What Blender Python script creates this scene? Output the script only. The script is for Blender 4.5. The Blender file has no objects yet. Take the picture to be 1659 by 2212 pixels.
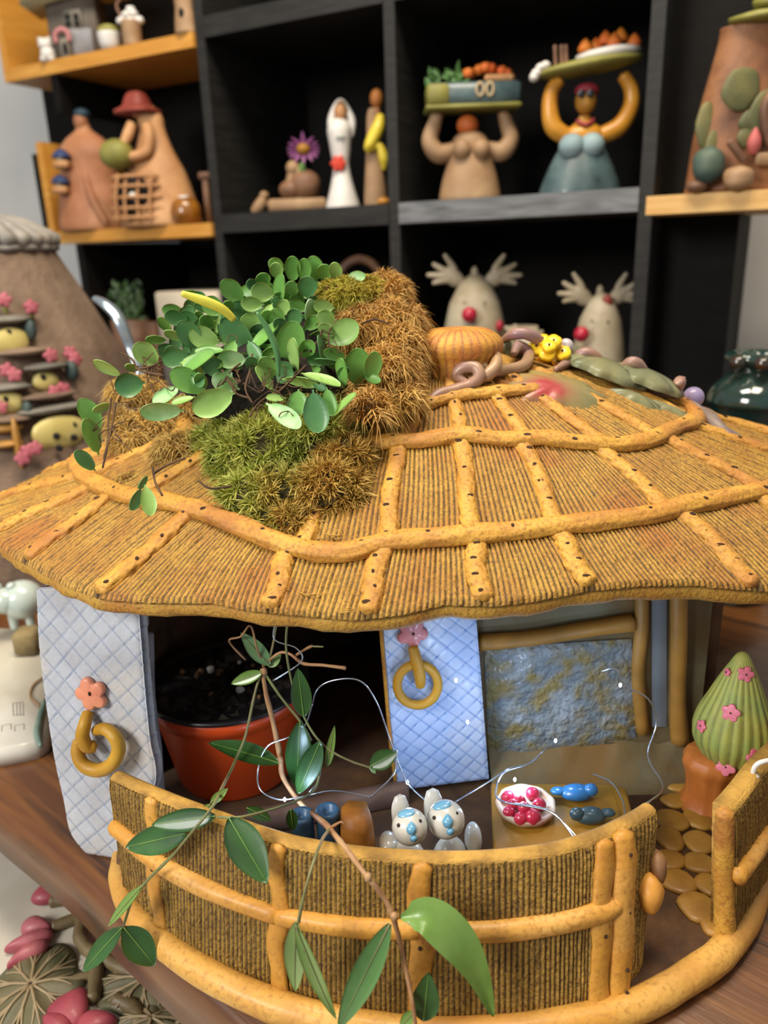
import bpy, math, random
import numpy as np
from mathutils import Vector, Matrix
random.seed(7); rng = np.random.default_rng(7)
SC = bpy.context.scene
COL = SC.collection
U = 0.01                      # all lengths below are written in centimetres
R = math.radians

# ------------------------------------------------------------------ camera
F, PITCH, ROLL, CAMZ = 1680.0, R(18.5), R(2.0), 40.0
fw = np.array([0, math.cos(PITCH), -math.sin(PITCH)])
_u0 = np.array([0, math.sin(PITCH), math.cos(PITCH)]); _r0 = np.array([1.0, 0, 0])
cr = _r0 * math.cos(ROLL) - _u0 * math.sin(ROLL)
cu = _u0 * math.cos(ROLL) + _r0 * math.sin(ROLL)
CP = np.array([0, 0, CAMZ])
cam_d = bpy.data.cameras.new('camera'); cam = bpy.data.objects.new('camera', cam_d); COL.objects.link(cam)
m = Matrix.Identity(4)
for i in range(3):
    m[i][0] = cr[i]; m[i][1] = cu[i]; m[i][2] = -fw[i]; m[i][3] = CP[i] * U
cam.matrix_world = m
cam_d.sensor_fit = 'HORIZONTAL'; cam_d.sensor_width = 36.0
cam_d.lens = F / 1659.0 * 36.0
cam_d.clip_start = 0.02; cam_d.clip_end = 20
cam_d.dof.use_dof = True; cam_d.dof.focus_distance = 0.47; cam_d.dof.aperture_fstop = 7.5
SC.camera = cam

# ------------------------------------------------------------------ world, lamps, exposure
w = bpy.data.worlds.new('world'); SC.world = w; w.use_nodes = True
w.node_tree.nodes['Background'].inputs[0].default_value = (0.93, 0.95, 1.0, 1)
w.node_tree.nodes['Background'].inputs[1].default_value = 0.3

def area(name, loc, target, size, power, col, sy=None):
    d = bpy.data.lights.new(name, 'AREA'); d.energy = power; d.color = col
    d.shape = 'RECTANGLE'; d.size = size * U; d.size_y = (sy or size) * U
    o = bpy.data.objects.new(name, d); COL.objects.link(o)
    o.location = Vector(loc) * U
    o.rotation_euler = (Vector(target) - Vector(loc)).to_track_quat('-Z', 'Y').to_euler()
    return o
area('window_daylight', (-115, -48, 104), (0, 48, 8), 55, 25, (1.0, 0.96, 0.9), 60)
area('ceiling_lamp', (25, 45, 190), (5, 60, 20), 60, 18, (1.0, 0.86, 0.66), 40)
area('rear_ceiling_lamp', (-25, 65, 180), (-10, 135, 45), 50, 17, (1.0, 0.90, 0.76), 40)
SC.view_settings.view_transform = 'Standard'; SC.view_settings.look = 'None'
SC.view_settings.gamma = 1.0; SC.view_settings.use_curve_mapping = False
SC.view_settings.exposure = 0.25

# ------------------------------------------------------------------ pixel -> world helpers (points at a real distance)
def ray(x, y): return fw + cr * ((x - 829.5) / F) - cu * ((y - 1106) / F)
def atz(x, y, z):
    d = ray(x, y); return CP + d * ((z - CAMZ) / d[2])
def aty(x, y, Y):
    d = ray(x, y); return CP + d * (Y / d[1])
def atpl(x, y, p0, n):
    d = ray(x, y); n = np.array(n, float); return CP + d * (n @ (np.array(p0, float) - CP) / (n @ d))
def kpx(p): return float((np.array(p) - CP) @ fw) / F      # cm per pixel at a point

# ------------------------------------------------------------------ materials
def lin(h):
    c = [int(h[i:i + 2], 16) / 255 for i in (0, 2, 4)]
    return tuple([(v / 12.92 if v < 0.04045 else ((v + 0.055) / 1.055) ** 2.4) for v in c] + [1.0])
MATS = {}
def mat(name, c1, c2=None, c3=None, scale=60, rough=0.6, bump=0.15, bscale=250, coat=0.0, spec=None, groove=None, metal=0.0,
        sheen=0.0, sss=0.0, gpow=1.0, stretch=None, trans=0.0, alpha=None, rotz=None, speck=None, bdist=0.0006):
    if name in MATS: return MATS[name]
    m = bpy.data.materials.new(name); m.use_nodes = True; nt = m.node_tree; N = nt.nodes; L = nt.links
    b = N['Principled BSDF']; b.inputs['Roughness'].default_value = rough; b.inputs['Metallic'].default_value = metal
    b.inputs['Coat Weight'].default_value = coat; b.inputs['Coat Roughness'].default_value = 0.12
    if spec is not None: b.inputs['Specular IOR Level'].default_value = spec
    if sss: b.inputs['Subsurface Weight'].default_value = sss; b.inputs['Subsurface Scale'].default_value = 0.002
    if trans: b.inputs['Transmission Weight'].default_value = trans
    tc = N.new('ShaderNodeTexCoord'); src = tc.outputs['Object']
    if rotz is not None:
        m0 = N.new('ShaderNodeMapping'); m0.inputs['Rotation'].default_value = (0, 0, rotz); L.new(src, m0.inputs['Vector']); src = m0.outputs['Vector']
    if stretch:
        mp = N.new('ShaderNodeMapping'); mp.inputs['Scale'].default_value = stretch
        if len(stretch) == 3: L.new(src, mp.inputs['Vector']); src = mp.outputs['Vector']
    def noise(sc, det=5):
        n = N.new('ShaderNodeTexNoise'); n.inputs['Scale'].default_value = sc; n.inputs['Detail'].default_value = det
        L.new(src, n.inputs['Vector']); return n.outputs['Fac']
    def ramp(v, a, bb):
        r = N.new('ShaderNodeMapRange'); r.inputs['From Min'].default_value = a; r.inputs['From Max'].default_value = bb
        L.new(v, r.inputs['Value']); return r.outputs['Result']
    def mix(fac, A, B):
        x = N.new('ShaderNodeMix'); x.data_type = 'RGBA'; L.new(fac, x.inputs[0])
        for s, v in ((6, A), (7, B)):
            if isinstance(v, tuple): x.inputs[s].default_value = v
            else: L.new(v, x.inputs[s])
        return x.outputs[2]
    col = lin(c1)
    if c2: col = mix(ramp(noise(scale), 0.38, 0.62), col, lin(c2))
    if c3: col = mix(ramp(noise(scale * 0.41 + 3), 0.52, 0.68), col, lin(c3))
    if speck: col = mix(ramp(noise(speck[1], 3), .5, .72), col, lin(speck[0]))
    if groove:
        at = N.new('ShaderNodeAttribute'); at.attribute_name = 'groove'
        g = at.outputs['Fac']
        if gpow != 1.0:
            pw = N.new('ShaderNodeMath'); pw.operation = 'POWER'; L.new(g, pw.inputs[0]); pw.inputs[1].default_value = gpow; g = pw.outputs[0]
        ns = ramp(noise(scale * 5, 4), 0.0, 0.55)
        mm = N.new('ShaderNodeMath'); mm.operation = 'MULTIPLY'; L.new(g, mm.inputs[0]); L.new(ns, mm.inputs[1])
        col = mix(mm.outputs[0], col, lin(groove))
    if isinstance(col, tuple): b.inputs['Base Color'].default_value = col
    else: L.new(col, b.inputs['Base Color'])
    if bump:
        bp = N.new('ShaderNodeBump'); bp.inputs['Strength'].default_value = bump; bp.inputs['Distance'].default_value = bdist
        L.new(noise(bscale, 6), bp.inputs['Height']); L.new(bp.outputs['Normal'], b.inputs['Normal'])
    MATS[name] = m; return m

# ------------------------------------------------------------------ object helpers
WL = {}; HUT = []
def meta(o, label=None, cat=None, group=None, kind=None):
    if label: o['label'] = label
    if cat: o['category'] = cat
    if group: o['group'] = group
    if kind: o['kind'] = kind
    return o
def thing(name, loc, label, cat, group=None):
    o = bpy.data.objects.new(name, None); COL.objects.link(o); o.location = Vector([float(v) for v in loc]) * U
    o.empty_display_size = 0.01; WL[o.name] = np.array(loc, float); return meta(o, label, cat, group)
def mk(name, geo, mt, parent=None, smooth=True, origin=None, attr=None, label=None):
    v, f = geo[0], geo[1]
    v = np.asarray(v, float)
    if HUT and parent is not None and (parent is HUT[0] or parent.parent is HUT[0]): v = v.copy(); v[:, 2] = np.maximum(v[:, 2], .03)
    if name in ('dimples', 'holes'): kind_ = 'stuff'
    else: kind_ = None
    if parent is not None: org = WL[parent.name]
    else: org = np.array(origin if origin is not None else (v.mean(0)[0], v.mean(0)[1], v[:, 2].min()), float)
    me = bpy.data.meshes.new(name); me.from_pydata(((v - org) * U).tolist(), [], [tuple(int(i) for i in q) for q in f])
    if len(geo) > 2 and attr is None: attr = geo[2]
    if attr is not None:
        a = me.attributes.new('groove', 'FLOAT', 'POINT'); a.data.foreach_set('value', np.asarray(attr, np.float32))
    if smooth: me.polygons.foreach_set('use_smooth', [True] * len(me.polygons))
    for mm in (mt if isinstance(mt, (list, tuple)) else [mt]): me.materials.append(mm)
    me.update()
    o = bpy.data.objects.new(name, me); COL.objects.link(o)
    if parent is not None: o.parent = parent
    else: o.location = Vector(org.tolist()) * U
    WL[o.name] = org
    if label: o['label'] = label
    if kind_: o['kind'] = kind_
    return o
def join(*gs):
    V = []; Fc = []; A = []; n = 0; has = any(len(g) > 2 for g in gs)
    for g in gs:
        v = np.asarray(g[0], float); V.append(v); Fc += [tuple(i + n for i in q) for q in g[1]]
        if has: A.append(np.asarray(g[2]) if len(g) > 2 else np.zeros(len(v)))
        n += len(v)
    return (np.vstack(V), Fc, np.concatenate(A)) if has else (np.vstack(V), Fc)
def cat_rom(P, n=6, closed=False):
    P = [np.array(p, float) for p in P]; out = []; m = len(P)
    rngi = range(m) if closed else range(m - 1)
    for i in rngi:
        g = (lambda k: P[k % m]) if closed else (lambda k: P[min(max(k, 0), m - 1)])
        a, b, c, d = g(i - 1), g(i), g(i + 1), g(i + 2)
        for j in range(n):
            t = j / n
            out.append(0.5 * ((2 * b) + (c - a) * t + (2 * a - 5 * b + 4 * c - d) * t * t + (-a + 3 * b - 3 * c + d) * t ** 3))
    if not closed: out.append(P[-1])
    return np.array(out)
def resample(P, n):
    P = np.array(P, float); s = np.concatenate([[0], np.cumsum(np.linalg.norm(np.diff(P, axis=0), axis=1))])
    t = np.linspace(0, s[-1], n); return np.stack([np.interp(t, s, P[:, k]) for k in range(P.shape[1])], 1)
def tube(P, r, n=8, sub=5, closed=False, lump=0.0, flat=None, cap=True, squash=1.0, ridge=0.0):
    """swept round or flattened tube; r scalar or list per control point; flat = up vector for a flattened section"""
    P = np.array(P, float); rr = np.full(len(P), float(r)) if np.isscalar(r) else np.array(r, float)
    Q = cat_rom(np.hstack([P, rr[:, None]]), sub, closed) if sub > 1 else np.hstack([P, rr[:, None]])
    C = Q[:, :3]; rad = np.maximum(Q[:, 3], 1e-4); m = len(C)
    T = np.gradient(C, axis=0) if not closed else np.roll(C, -1, 0) - np.roll(C, 1, 0)
    T /= np.linalg.norm(T, axis=1)[:, None] + 1e-9
    V = []; up = np.array([0, 0, 1.0]) if flat is None else np.array(flat, float)
    nn = None
    for i in range(m):
        if flat is None:
            if nn is None:
                a = np.array([0, 0, 1.0]) if abs(T[i][2]) < 0.9 else np.array([1.0, 0, 0])
                nn = a - T[i] * (a @ T[i])
            else: nn = nn - T[i] * (nn @ T[i])
        else:
            uu = up[i] if up.ndim > 1 else up
            nn = uu - T[i] * (uu @ T[i])
        nn = nn / (np.linalg.norm(nn) + 1e-9); bb = np.cross(T[i], nn)
        for k in range(n):
            a = 2 * math.pi * k / n; q = rad[i] * (1 + (ridge * (math.sin(k * 2.4 + .6 * math.sin(i * .35)) + .6 * math.sin(k * 4.1 + i * .18)) if ridge else 0) + (lump * math.sin(i * 0.9 + k * 1.7) + lump * rng.uniform(-.7, .7) if lump else 0))
            V.append(C[i] + nn * math.cos(a) * q * squash + bb * math.sin(a) * q)
    Fc = []
    for i in range(m if closed else m - 1):
        j = (i + 1) % m
        for k in range(n): Fc.append((i * n + k, i * n + (k + 1) % n, j * n + (k + 1) % n, j * n + k))
    if cap and not closed:
        V += [C[0] - T[0] * rad[0] * .5, C[-1] + T[-1] * rad[-1] * .5]; a = m * n
        for k in range(n): Fc.append((a, (k + 1) % n, k)); Fc.append((a + 1, (m - 1) * n + k, (m - 1) * n + (k + 1) % n))
    return np.array(V), Fc
def lathe(prof, c, n=24, ax=1.0, ay=1.0, ripple=None, axis=None, rot=0):
    """prof = [(r, z)...]; c = base centre"""
    V = []; Fc = []; m = len(prof)
    for (r, z) in prof:
        for k in range(n):
            a = 2 * math.pi * k / n + rot; q = r * (1 + (ripple(a, z) if ripple else 0))
            V.append((q * math.cos(a) * ax, q * math.sin(a) * ay, z))
    for i in range(m - 1):
        for k in range(n): Fc.append((i * n + k, i * n + (k + 1) % n, (i + 1) * n + (k + 1) % n, (i + 1) * n + k))
    V += [(0, 0, prof[0][1]), (0, 0, prof[-1][1])]; a = m * n
    for k in range(n): Fc.append((a, (k + 1) % n, k)); Fc.append((a + 1, (m - 1) * n + k, (m - 1) * n + (k + 1) % n))
    V = np.array(V)
    if axis is not None:
        q = Vector((0, 0, 1)).rotation_difference(Vector(list(axis))).to_matrix(); V = V @ np.array(q).T
    return V + np.array(c, float), Fc
def sprof(prof, n=5):
    return [tuple(p) for p in cat_rom([(max(a, 0.0), b) for a, b in prof], n)]
def blob(c, r, n=14, lump=0.0, axis=None, seed=0, pinch=0.0):
    r = (r, r, r) if np.isscalar(r) else r
    m = max(6, n // 2 + 1); V = []; Fc = []
    ph = np.random.default_rng(seed + 11).uniform(0, 6.28, 6)
    for i in range(m + 1):
        th = math.pi * i / m
        for k in range(n):
            a = 2 * math.pi * k / n
            q = 1 + lump * (math.sin(3 * a + ph[0] + 2 * th) * .5 + math.sin(5 * th + ph[1]) * .4 + math.sin(7 * a + 4 * th + ph[2]) * .3) * math.sin(th)
            z = -math.cos(th); s = math.sin(th) * (1 - pinch * max(z, 0))
            V.append((r[0] * q * s * math.cos(a), r[1] * q * s * math.sin(a), r[2] * q * z))
    for i in range(m):
        for k in range(n): Fc.append((i * n + k, i * n + (k + 1) % n, (i + 1) * n + (k + 1) % n, (i + 1) * n + k))
    V = np.array(V)
    if axis is not None:
        q = Vector((0, 0, 1)).rotation_difference(Vector([float(x) for x in axis])).to_matrix(); V = V @ np.array(q).T
    return V + np.array(c, float), Fc
def boxg(c, s, ex=None, ey=None, bev=0.0):
    """box centred on c (bottom at c.z), size s; ex, ey = horizontal axes"""
    ex = np.array(ex if ex is not None else (1, 0, 0), float); ey = np.array(ey if ey is not None else (0, 1, 0), float); ez = np.array([0, 0, 1.0])
    c = np.array(c, float); sx, sy, sz = s; b = min(bev, sx / 3, sy / 3, sz / 3)
    rows = [(b, 0), (0, b), (0, sz - b), (b, sz)] if b > 0 else [(0, 0), (0, sz)]
    V = []; Fc = []
    for ins, z in rows:
        hx, hy = sx / 2 - ins, sy / 2 - ins
        for dx, dy in ((-hx + b, -hy), (hx - b, -hy), (hx, -hy + b), (hx, hy - b), (hx - b, hy), (-hx + b, hy), (-hx, hy - b), (-hx, -hy + b)) if b > 0 else ((-hx, -hy), (hx, -hy), (hx, hy), (-hx, hy)):
            V.append(c + ex * dx + ey * dy + ez * z)
    n = 8 if b > 0 else 4
    for i in range(len(rows) - 1):
        for k in range(n): Fc.append((i * n + k, i * n + (k + 1) % n, (i + 1) * n + (k + 1) % n, (i + 1) * n + k))
    Fc.append(tuple(range(n))[::-1]); Fc.append(tuple(range((len(rows) - 1) * n, len(rows) * n)))
    return np.array(V), Fc
def prism(P, d, bev=0.0):
    """closed outline P (3D, planar), extruded by vector d; bev rounds the d side"""
    P = np.array(P, float); d = np.array(d, float); c = P.mean(0); n = len(P)
    L = [P]; 
    if bev > 0:
        s = lambda q: c + (P - c) * (1 - q)
        sz = np.linalg.norm(P - c, axis=1).mean(); e = bev / sz
        L = [P, P + d * .6, s(e * .4) + d * .88, s(e) + d]
    else: L = [P, P + d]
    V = np.vstack(L + [c[None], (c + d)[None]]); Fc = []
    for i in range(len(L) - 1):
        for k in range(n): Fc.append((i * n + k, i * n + (k + 1) % n, (i + 1) * n + (k + 1) % n, (i + 1) * n + k))
    a = len(L) * n
    for k in range(n): Fc.append((a, (k + 1) % n, k)); Fc.append((a + 1, (len(L) - 1) * n + k, (len(L) - 1) * n + (k + 1) % n))
    return V, Fc
def gridf(nu, nv, fn, wrap=False):
    V = [fn(i / (nu if wrap else nu - 1), j / (nv - 1)) for j in range(nv) for i in range(nu)]
    Fc = []
    for j in range(nv - 1):
        for i in range(nu if wrap else nu - 1):
            k = (i + 1) % nu; Fc.append((j * nu + i, j * nu + k, (j + 1) * nu + k, (j + 1) * nu + i))
    return V, Fc
def flower(c, r, th, nrm, petals=5, up=(0, 0, 1), n=40, depth=.38, rot=0.0):
    nrm = np.array(nrm, float); nrm /= np.linalg.norm(nrm); up = np.array(up, float)
    e1 = np.cross(up, nrm); e1 /= np.linalg.norm(e1); e2 = np.cross(nrm, e1)
    P = []
    for k in range(n):
        a = 2 * math.pi * k / n; q = r * (1 - depth + depth * abs(math.cos(petals * (a + rot) / 2)) ** 0.7)
        P.append(np.array(c, float) + e1 * math.cos(a) * q + e2 * math.sin(a) * q)
    return prism(P, nrm * th, bev=r * .12)
def leafgeo(L, W, pointed=True, cup=0.12, curl=0.15, thick=0.0, n=9, m=5, base=0.10):
    """leaf lying along +Y from the origin, face +Z"""
    V = []; Fc = []
    for i in range(n):
        t = i / (n - 1)
        if pointed: wd = W / 2 * (math.sin(math.pi * min(1, (t * .96 + .02)) ** 0.85)) ** 0.85 * (1 if t < .999 else 0.1)
        else:
            th = math.pi * i / (n - 1); t = (1 - math.cos(th)) / 2; wd = W / 2 * max(.07, min(1, math.sin(th) * (.5 + .56 * min(1, t * 1.7))) ** .9 if t > .1 else .09)
        for j in range(m):
            s = j / (m - 1) * 2 - 1
            V.append((s * wd, t * L, cup * abs(s) ** 1.6 * wd - curl * L * t * t - 0.05 * math.sin(t * 3.1) * wd * (1 - abs(s))))
    for i in range(n - 1):
        for j in range(m - 1): Fc.append((i * m + j, i * m + j + 1, (i + 1) * m + j + 1, (i + 1) * m + j))
    if thick:
        k = len(V); V = V + [(x * .96, y, z - thick) for x, y, z in V]
        Fc += [tuple(q + k for q in f[::-1]) for f in Fc]
        edge = [i * m for i in range(n)] + [(n - 1) * m + j for j in range(1, m)] + [i * m + m - 1 for i in range(n - 2, -1, -1)] + [j for j in range(m - 2, 0, -1)]
        for a, b in zip(edge, edge[1:] + edge[:1]): Fc.append((b, a, a + k, b + k))
    return np.array(V, float), Fc
def place(g, o, y, z):
    """move a leaf from local space to origin o with length axis y and face normal near z"""
    y = np.array(y, float); y /= np.linalg.norm(y); z = np.array(z, float); z = z - y * (z @ y); z /= np.linalg.norm(z) + 1e-9
    x = np.cross(y, z); V = np.asarray(g[0]); return (np.array(o, float) + V[:, :1] * x + V[:, 1:2] * y + V[:, 2:3] * z, g[1]) + tuple(g[2:])
_sm = {}
def n1(x, s=0):
    """cheap smooth 1-D noise"""
    x = np.asarray(x, float) + s * 17.3; return (np.sin(x) + .6 * np.sin(2.3 * x + 1.1) + .4 * np.sin(4.1 * x + 2.2)) / 2

# ================================================================== THE ROOM
TH = R(28); sv = np.array([math.cos(TH), -math.sin(TH), 0]); nv = np.array([math.sin(TH), math.cos(TH), 0])
SO = np.array([10.0, 125.0, 0.0])                       # shelf front plane; s runs along it, d goes into it
def sh(s, z, d=0.0): return SO + sv * s + nv * d + np.array([0, 0, z])
def shp(x, y, d=0.0):
    p = atpl(x, y, SO + nv * d, nv); return (p - SO) @ sv, p[2]
def sbox(s0, s1, z0, z1, d0, d1, bev=0.0):
    return boxg(sh((s0 + s1) / 2, z0, (d0 + d1) / 2), (s1 - s0, d1 - d0, z1 - z0), sv, nv, bev)
M_wall = mat('white_plaster', 'D9D8D4', 'CFCFCC', scale=6, rough=.85, bump=.2, bscale=90)
M_floor = mat('grey_floor', '8C8983', '7C7974', scale=3, rough=.5)
M_black = mat('black_stained_wood', '0B0907', '100D0A', scale=12, rough=.7, spec=.15, bump=.25, bscale=40, stretch=(1, 1, 8))
M_greyw = mat('worn_black_wood', '1B1A18', '262523', '201F1D', scale=9, rough=.6, spec=.3, bump=.3, bscale=60, stretch=(2, 2, 14))
M_greyl = mat('lit_grey_wood', '56585A', '6E7072', '48494A', scale=9, rough=.5, bump=.3, bscale=60, stretch=(2, 2, 14))  # lighter copy of the black wood; light on one board put into the colour
M_oak = mat('oak_board', 'C98F3A', 'B67A2B', 'D8A24C', scale=5, rough=.5, bump=.2, bscale=30, stretch=(1, 1, 7))
M_pine = mat('pine_board', 'D9B06C', 'C99A54', scale=6, rough=.5, bump=.2, stretch=(2, 2, 12))
wl = mk('wall_back', sbox(-150, 140, -76, 130, 34, 40), M_wall, smooth=False); meta(wl, kind='structure')
fl = mk('floor', boxg((0, 60, -80), (420, 420, 4)), M_floor, smooth=False); meta(fl, kind='structure')
fl2 = mk('ceiling', boxg((0, 60, 215), (420, 420, 4)), M_wall, smooth=False); meta(fl2, kind='structure')

shelf = thing('bookcase', sh(-7, -76), 'tall black stained open bookcase with square cells behind the clay hut', 'bookcase')
S0, S1, S2, S3, S4 = -77.5, -43.0, -8.6, 28.9, 41.0
for a in (S1, S2, S3): mk('upright', sbox(a, a + 1.8, -76, 112, 0, 29.8), M_greyw, shelf, smooth=False)
for za, zb_ in ((-76, 43.4), (66.5, 72.5)): mk('upright', sbox(S0, S0 + 1.8, za, zb_, 0, 29.8), M_black, shelf, smooth=False)
mk('side_panel', sbox(S3 + 1.8, S4, -76, 112, 7, 30), M_black, shelf, smooth=False)
mk('back_panel', sbox(S0, S4, -76, 112, 30, 31), M_black, shelf, smooth=False)
_s = float(shp(97, 240, 21.0)[0])
mk('back_panel', sbox(_s, S1, 46.5, 112, 21, 22), M_black, shelf, smooth=False)
for z in (-20.0, 11.5, 44.0, 73.8, 104.0):
    for a, b in ((S0, S1), (S1, S2), (S2, S3)):
        if a == S0 and z in (44.0, 73.8): continue
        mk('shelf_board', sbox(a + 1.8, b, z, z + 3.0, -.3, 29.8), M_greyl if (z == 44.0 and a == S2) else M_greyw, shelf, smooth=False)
ZB = 47.0                                                # top of the board the figures stand on

# oak wall boxes at the left, standing proud of the black bookcase
wb = thing('wall_box', sh(-60, 73.6, -2), 'oak open wall box at top left holding the little grey house', 'shelf box')
mk('bottom_board', sbox(-87.3, -43.2, 72.7, 74.9, -.6, 20), M_oak, wb, smooth=False)
mk('side_board', sbox(-89.0, -87.4, 72.7, 110, -.6, 20), M_oak, wb, smooth=False)
wb2 = thing('wall_box', sh(-60, 43.6, -2), 'low oak tray shelf under the two tall terracotta women', 'shelf box')
mk('bottom_board', sbox(-81.8, -43.2, 43.6, 45.8, -.6, 20), M_oak, wb2, smooth=False)
mk('side_board', sbox(-83.5, -81.9, 43.6, 61.9, -.6, 20), M_oak, wb2, smooth=False)
mk('black_end', sbox(-85.2, -83.6, 44.5, 60.0, -.4, 19), M_black, wb2, smooth=False)
rb = mk('plank_shelf', prism([sh(a, 43.3, d) for a, d in ((30.9, -6), (62, -6), (62, 20), (41.3, 20), (41.3, 6.8), (30.9, 6.8))], (0, 0, 2.2)), M_pine, smooth=False)
meta(rb, 'pale pine plank shelf at right under the leaf covered clay house', 'shelf')

# ------------------------------------------------------------------ table
M_walnut = mat('walnut_slab', '5A3418', '74481F', '3E2412', scale=5, rough=.42, bump=.4, bscale=30, rotz=R(40), stretch=(1.2, 14, 6), coat=.1)
tb = thing('wooden_table', (10, 60, -76), 'dark walnut slab table carrying the clay hut', 'table')
P = [(-60, 72), (-44, 61.5), (-30.3, 49.4), (-24, 44.6), (-18.5, 39.6), (-13.5, 35.2), (-8.6, 31.2), (-2, 25), (4, 14), (12, 2), (80, 2), (80, 80), (-60, 138)]
P = [(x, y) for x, y in resample([(a, b) for a, b in P + [P[0]]], 90)[:-1]]
P3 = [np.array([x, y, -4.2]) for x, y in P]
mk('table_top', prism(P3, (0, 0, 4.2), bev=1.0), M_walnut, tb)
for x, y in ((-40, 118), (72, 10), (70, 74), (14, 12)): mk('leg', boxg((x, y, -76), (6, 6, 71.9), bev=.6), M_walnut, tb, smooth=False)

# ================================================================== THE CLAY HUT
M_th = mat('thatch_glaze', 'BE9238', 'B07E2C', 'B07028', scale=38, rough=.66, bump=.8, bscale=420, groove='2E200C', gpow=.8, bdist=.0016, speck=('8E6428', 520))
M_thd = mat('dark_thatch_glaze', 'A88232', '96722A', 'B48C3A', scale=45, rough=.66, bump=.9, bscale=420, groove='2C1D0C', gpow=.9, bdist=.002, speck=('5E4018', 480))
M_rib = mat('amber_glaze', 'CC9A3C', 'BC8432', 'A86C30', scale=42, rough=.6, bump=.8, bscale=260, groove='4A2C12', bdist=.0014, speck=('9A6A2A', 400))
M_ring = mat('ochre_rim_glaze', 'C68E38', 'CFA04E', 'AE7A36', scale=22, rough=.55, bump=.45, bscale=240, coat=.08, bdist=.001, speck=('B07E38', 350))
M_dk = mat('brown_clay', '4A3424', '6A4A2C', '3A2A1E', scale=40, rough=.85, bump=.8, bscale=200)
M_hole = mat('hole_brown', '3A2210', rough=.9)
hut = thing('clay_hut', (3.6, 58, 0), 'large ochre ceramic hut with a round thatched roof on the walnut table', 'ceramic hut')

HUT.append(hut)
# ---- roof surface: wide low cone
RC = np.array([3.6, 61.5]); RA, RB, RZ0, RZ1 = 38.0, 23.5, 35.5, 21.0
def rz(t): return RZ0 - (RZ0 - RZ1) * math.sqrt(t * t + .012)
def rpt(t, ph, lift=0.0):
    x = RC[0] + RA * t * math.cos(ph); y = RC[1] + RB * t * math.sin(ph)
    n = np.array([14.5 * math.cos(ph) / RA, 14.5 * math.sin(ph) / RB, 1.0]); n /= np.linalg.norm(n)
    return np.array([x, y, rz(t)]) + n * lift
def rtp(p):
    dx, dy = (p[0] - RC[0]) / RA, (p[1] - RC[1]) / RB; return math.hypot(dx, dy), math.atan2(dy, dx)
def rnorm(ph):
    n = np.array([14.5 * math.cos(ph) / RA, 14.5 * math.sin(ph) / RB, 1.0]); return n / np.linalg.norm(n)
def rhit(x, y):
    d = ray(x, y); lo = None; k = 20.0; best = (1e9, 20.0)
    while k < 110:
        p = CP + d * k; f = p[2] - rz(rtp(p)[0])
        if f < best[0]: best = (f, k)
        if f < 0: lo = k; break
        k += .5
    if lo is None: return CP + d * best[1]              # grazing ray: nearest approach
    a, b = lo - .5, lo
    for _ in range(24):
        c = (a + b) / 2; p = CP + d * c
        if p[2] - rz(rtp(p)[0]) < 0: b = c
        else: a = c
    return CP + d * a
rim_px = [(-25, 1100), (-22, 1150), (12, 1192), (70, 1225), (150, 1268), (215, 1292), (320, 1300), (450, 1300), (540, 1318), (650, 1328), (760, 1338), (860, 1328), (960, 1304), (1060, 1308), (1150, 1298), (1270, 1274), (1380, 1264), (1500, 1262), (1659, 1275), (1760, 1262)]
RIM = sorted([(rtp(rhit(x, y))[1] % (2 * math.pi), rtp(rhit(x, y))[0]) for x, y in rim_px])
_ph = np.array([a for a, _ in RIM]); _t = np.array([b for _, b in RIM])
0 and print('RIM', [(round(math.degrees(a)), round(b, 2)) for a, b in RIM])
def trim(ph):
    ph = ph % (2 * math.pi)
    if _ph[0] <= ph <= _ph[-1]: return float(np.interp(ph, _ph, _t))
    g = (ph - _ph[-1]) % (2 * math.pi); G = (_ph[0] - _ph[-1]) % (2 * math.pi); q = g / G
    base = _t[-1] * (1 - q) + _t[0] * q
    s = math.sin(math.pi * q) ** .5
    return base * (1 - s) + s * (.95 + .012 * math.sin(ph * 7))
def roof_shell():
    NP, NT = 320, 26; V = []; Fc = []
    prof = [(0.02, -.35)] + [(q, -.35) for q in np.linspace(.08, .985, NT - 4)] + [(1.0, -.5), (1.006, -1.0), (1.0, -1.45), (.985, -1.65)] + [(q, -1.75) for q in np.linspace(.9, .05, 10)]
    for (q, lf) in prof:
        for k in range(NP):
            ph = 2 * math.pi * k / NP; V.append(rpt(q * trim(ph) + (.004 * float(n1(ph * 60)) if q > .97 else 0), ph, lf + (.06 * float(n1(ph * 45 + lf * 3)) if q > .97 else 0)))
    n = len(prof)
    for i in range(n - 1):
        for k in range(NP): Fc.append((i * NP + k, (i + 1) * NP + k, (i + 1) * NP + (k + 1) % NP, i * NP + (k + 1) % NP))
    V.append(rpt(0, 0, -.35)); a = len(V) - 1
    for k in range(NP): Fc.append((a, k, (k + 1) % NP))
    return V, Fc
roof = mk('roof_shell', roof_shell(), M_th, hut)

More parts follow.
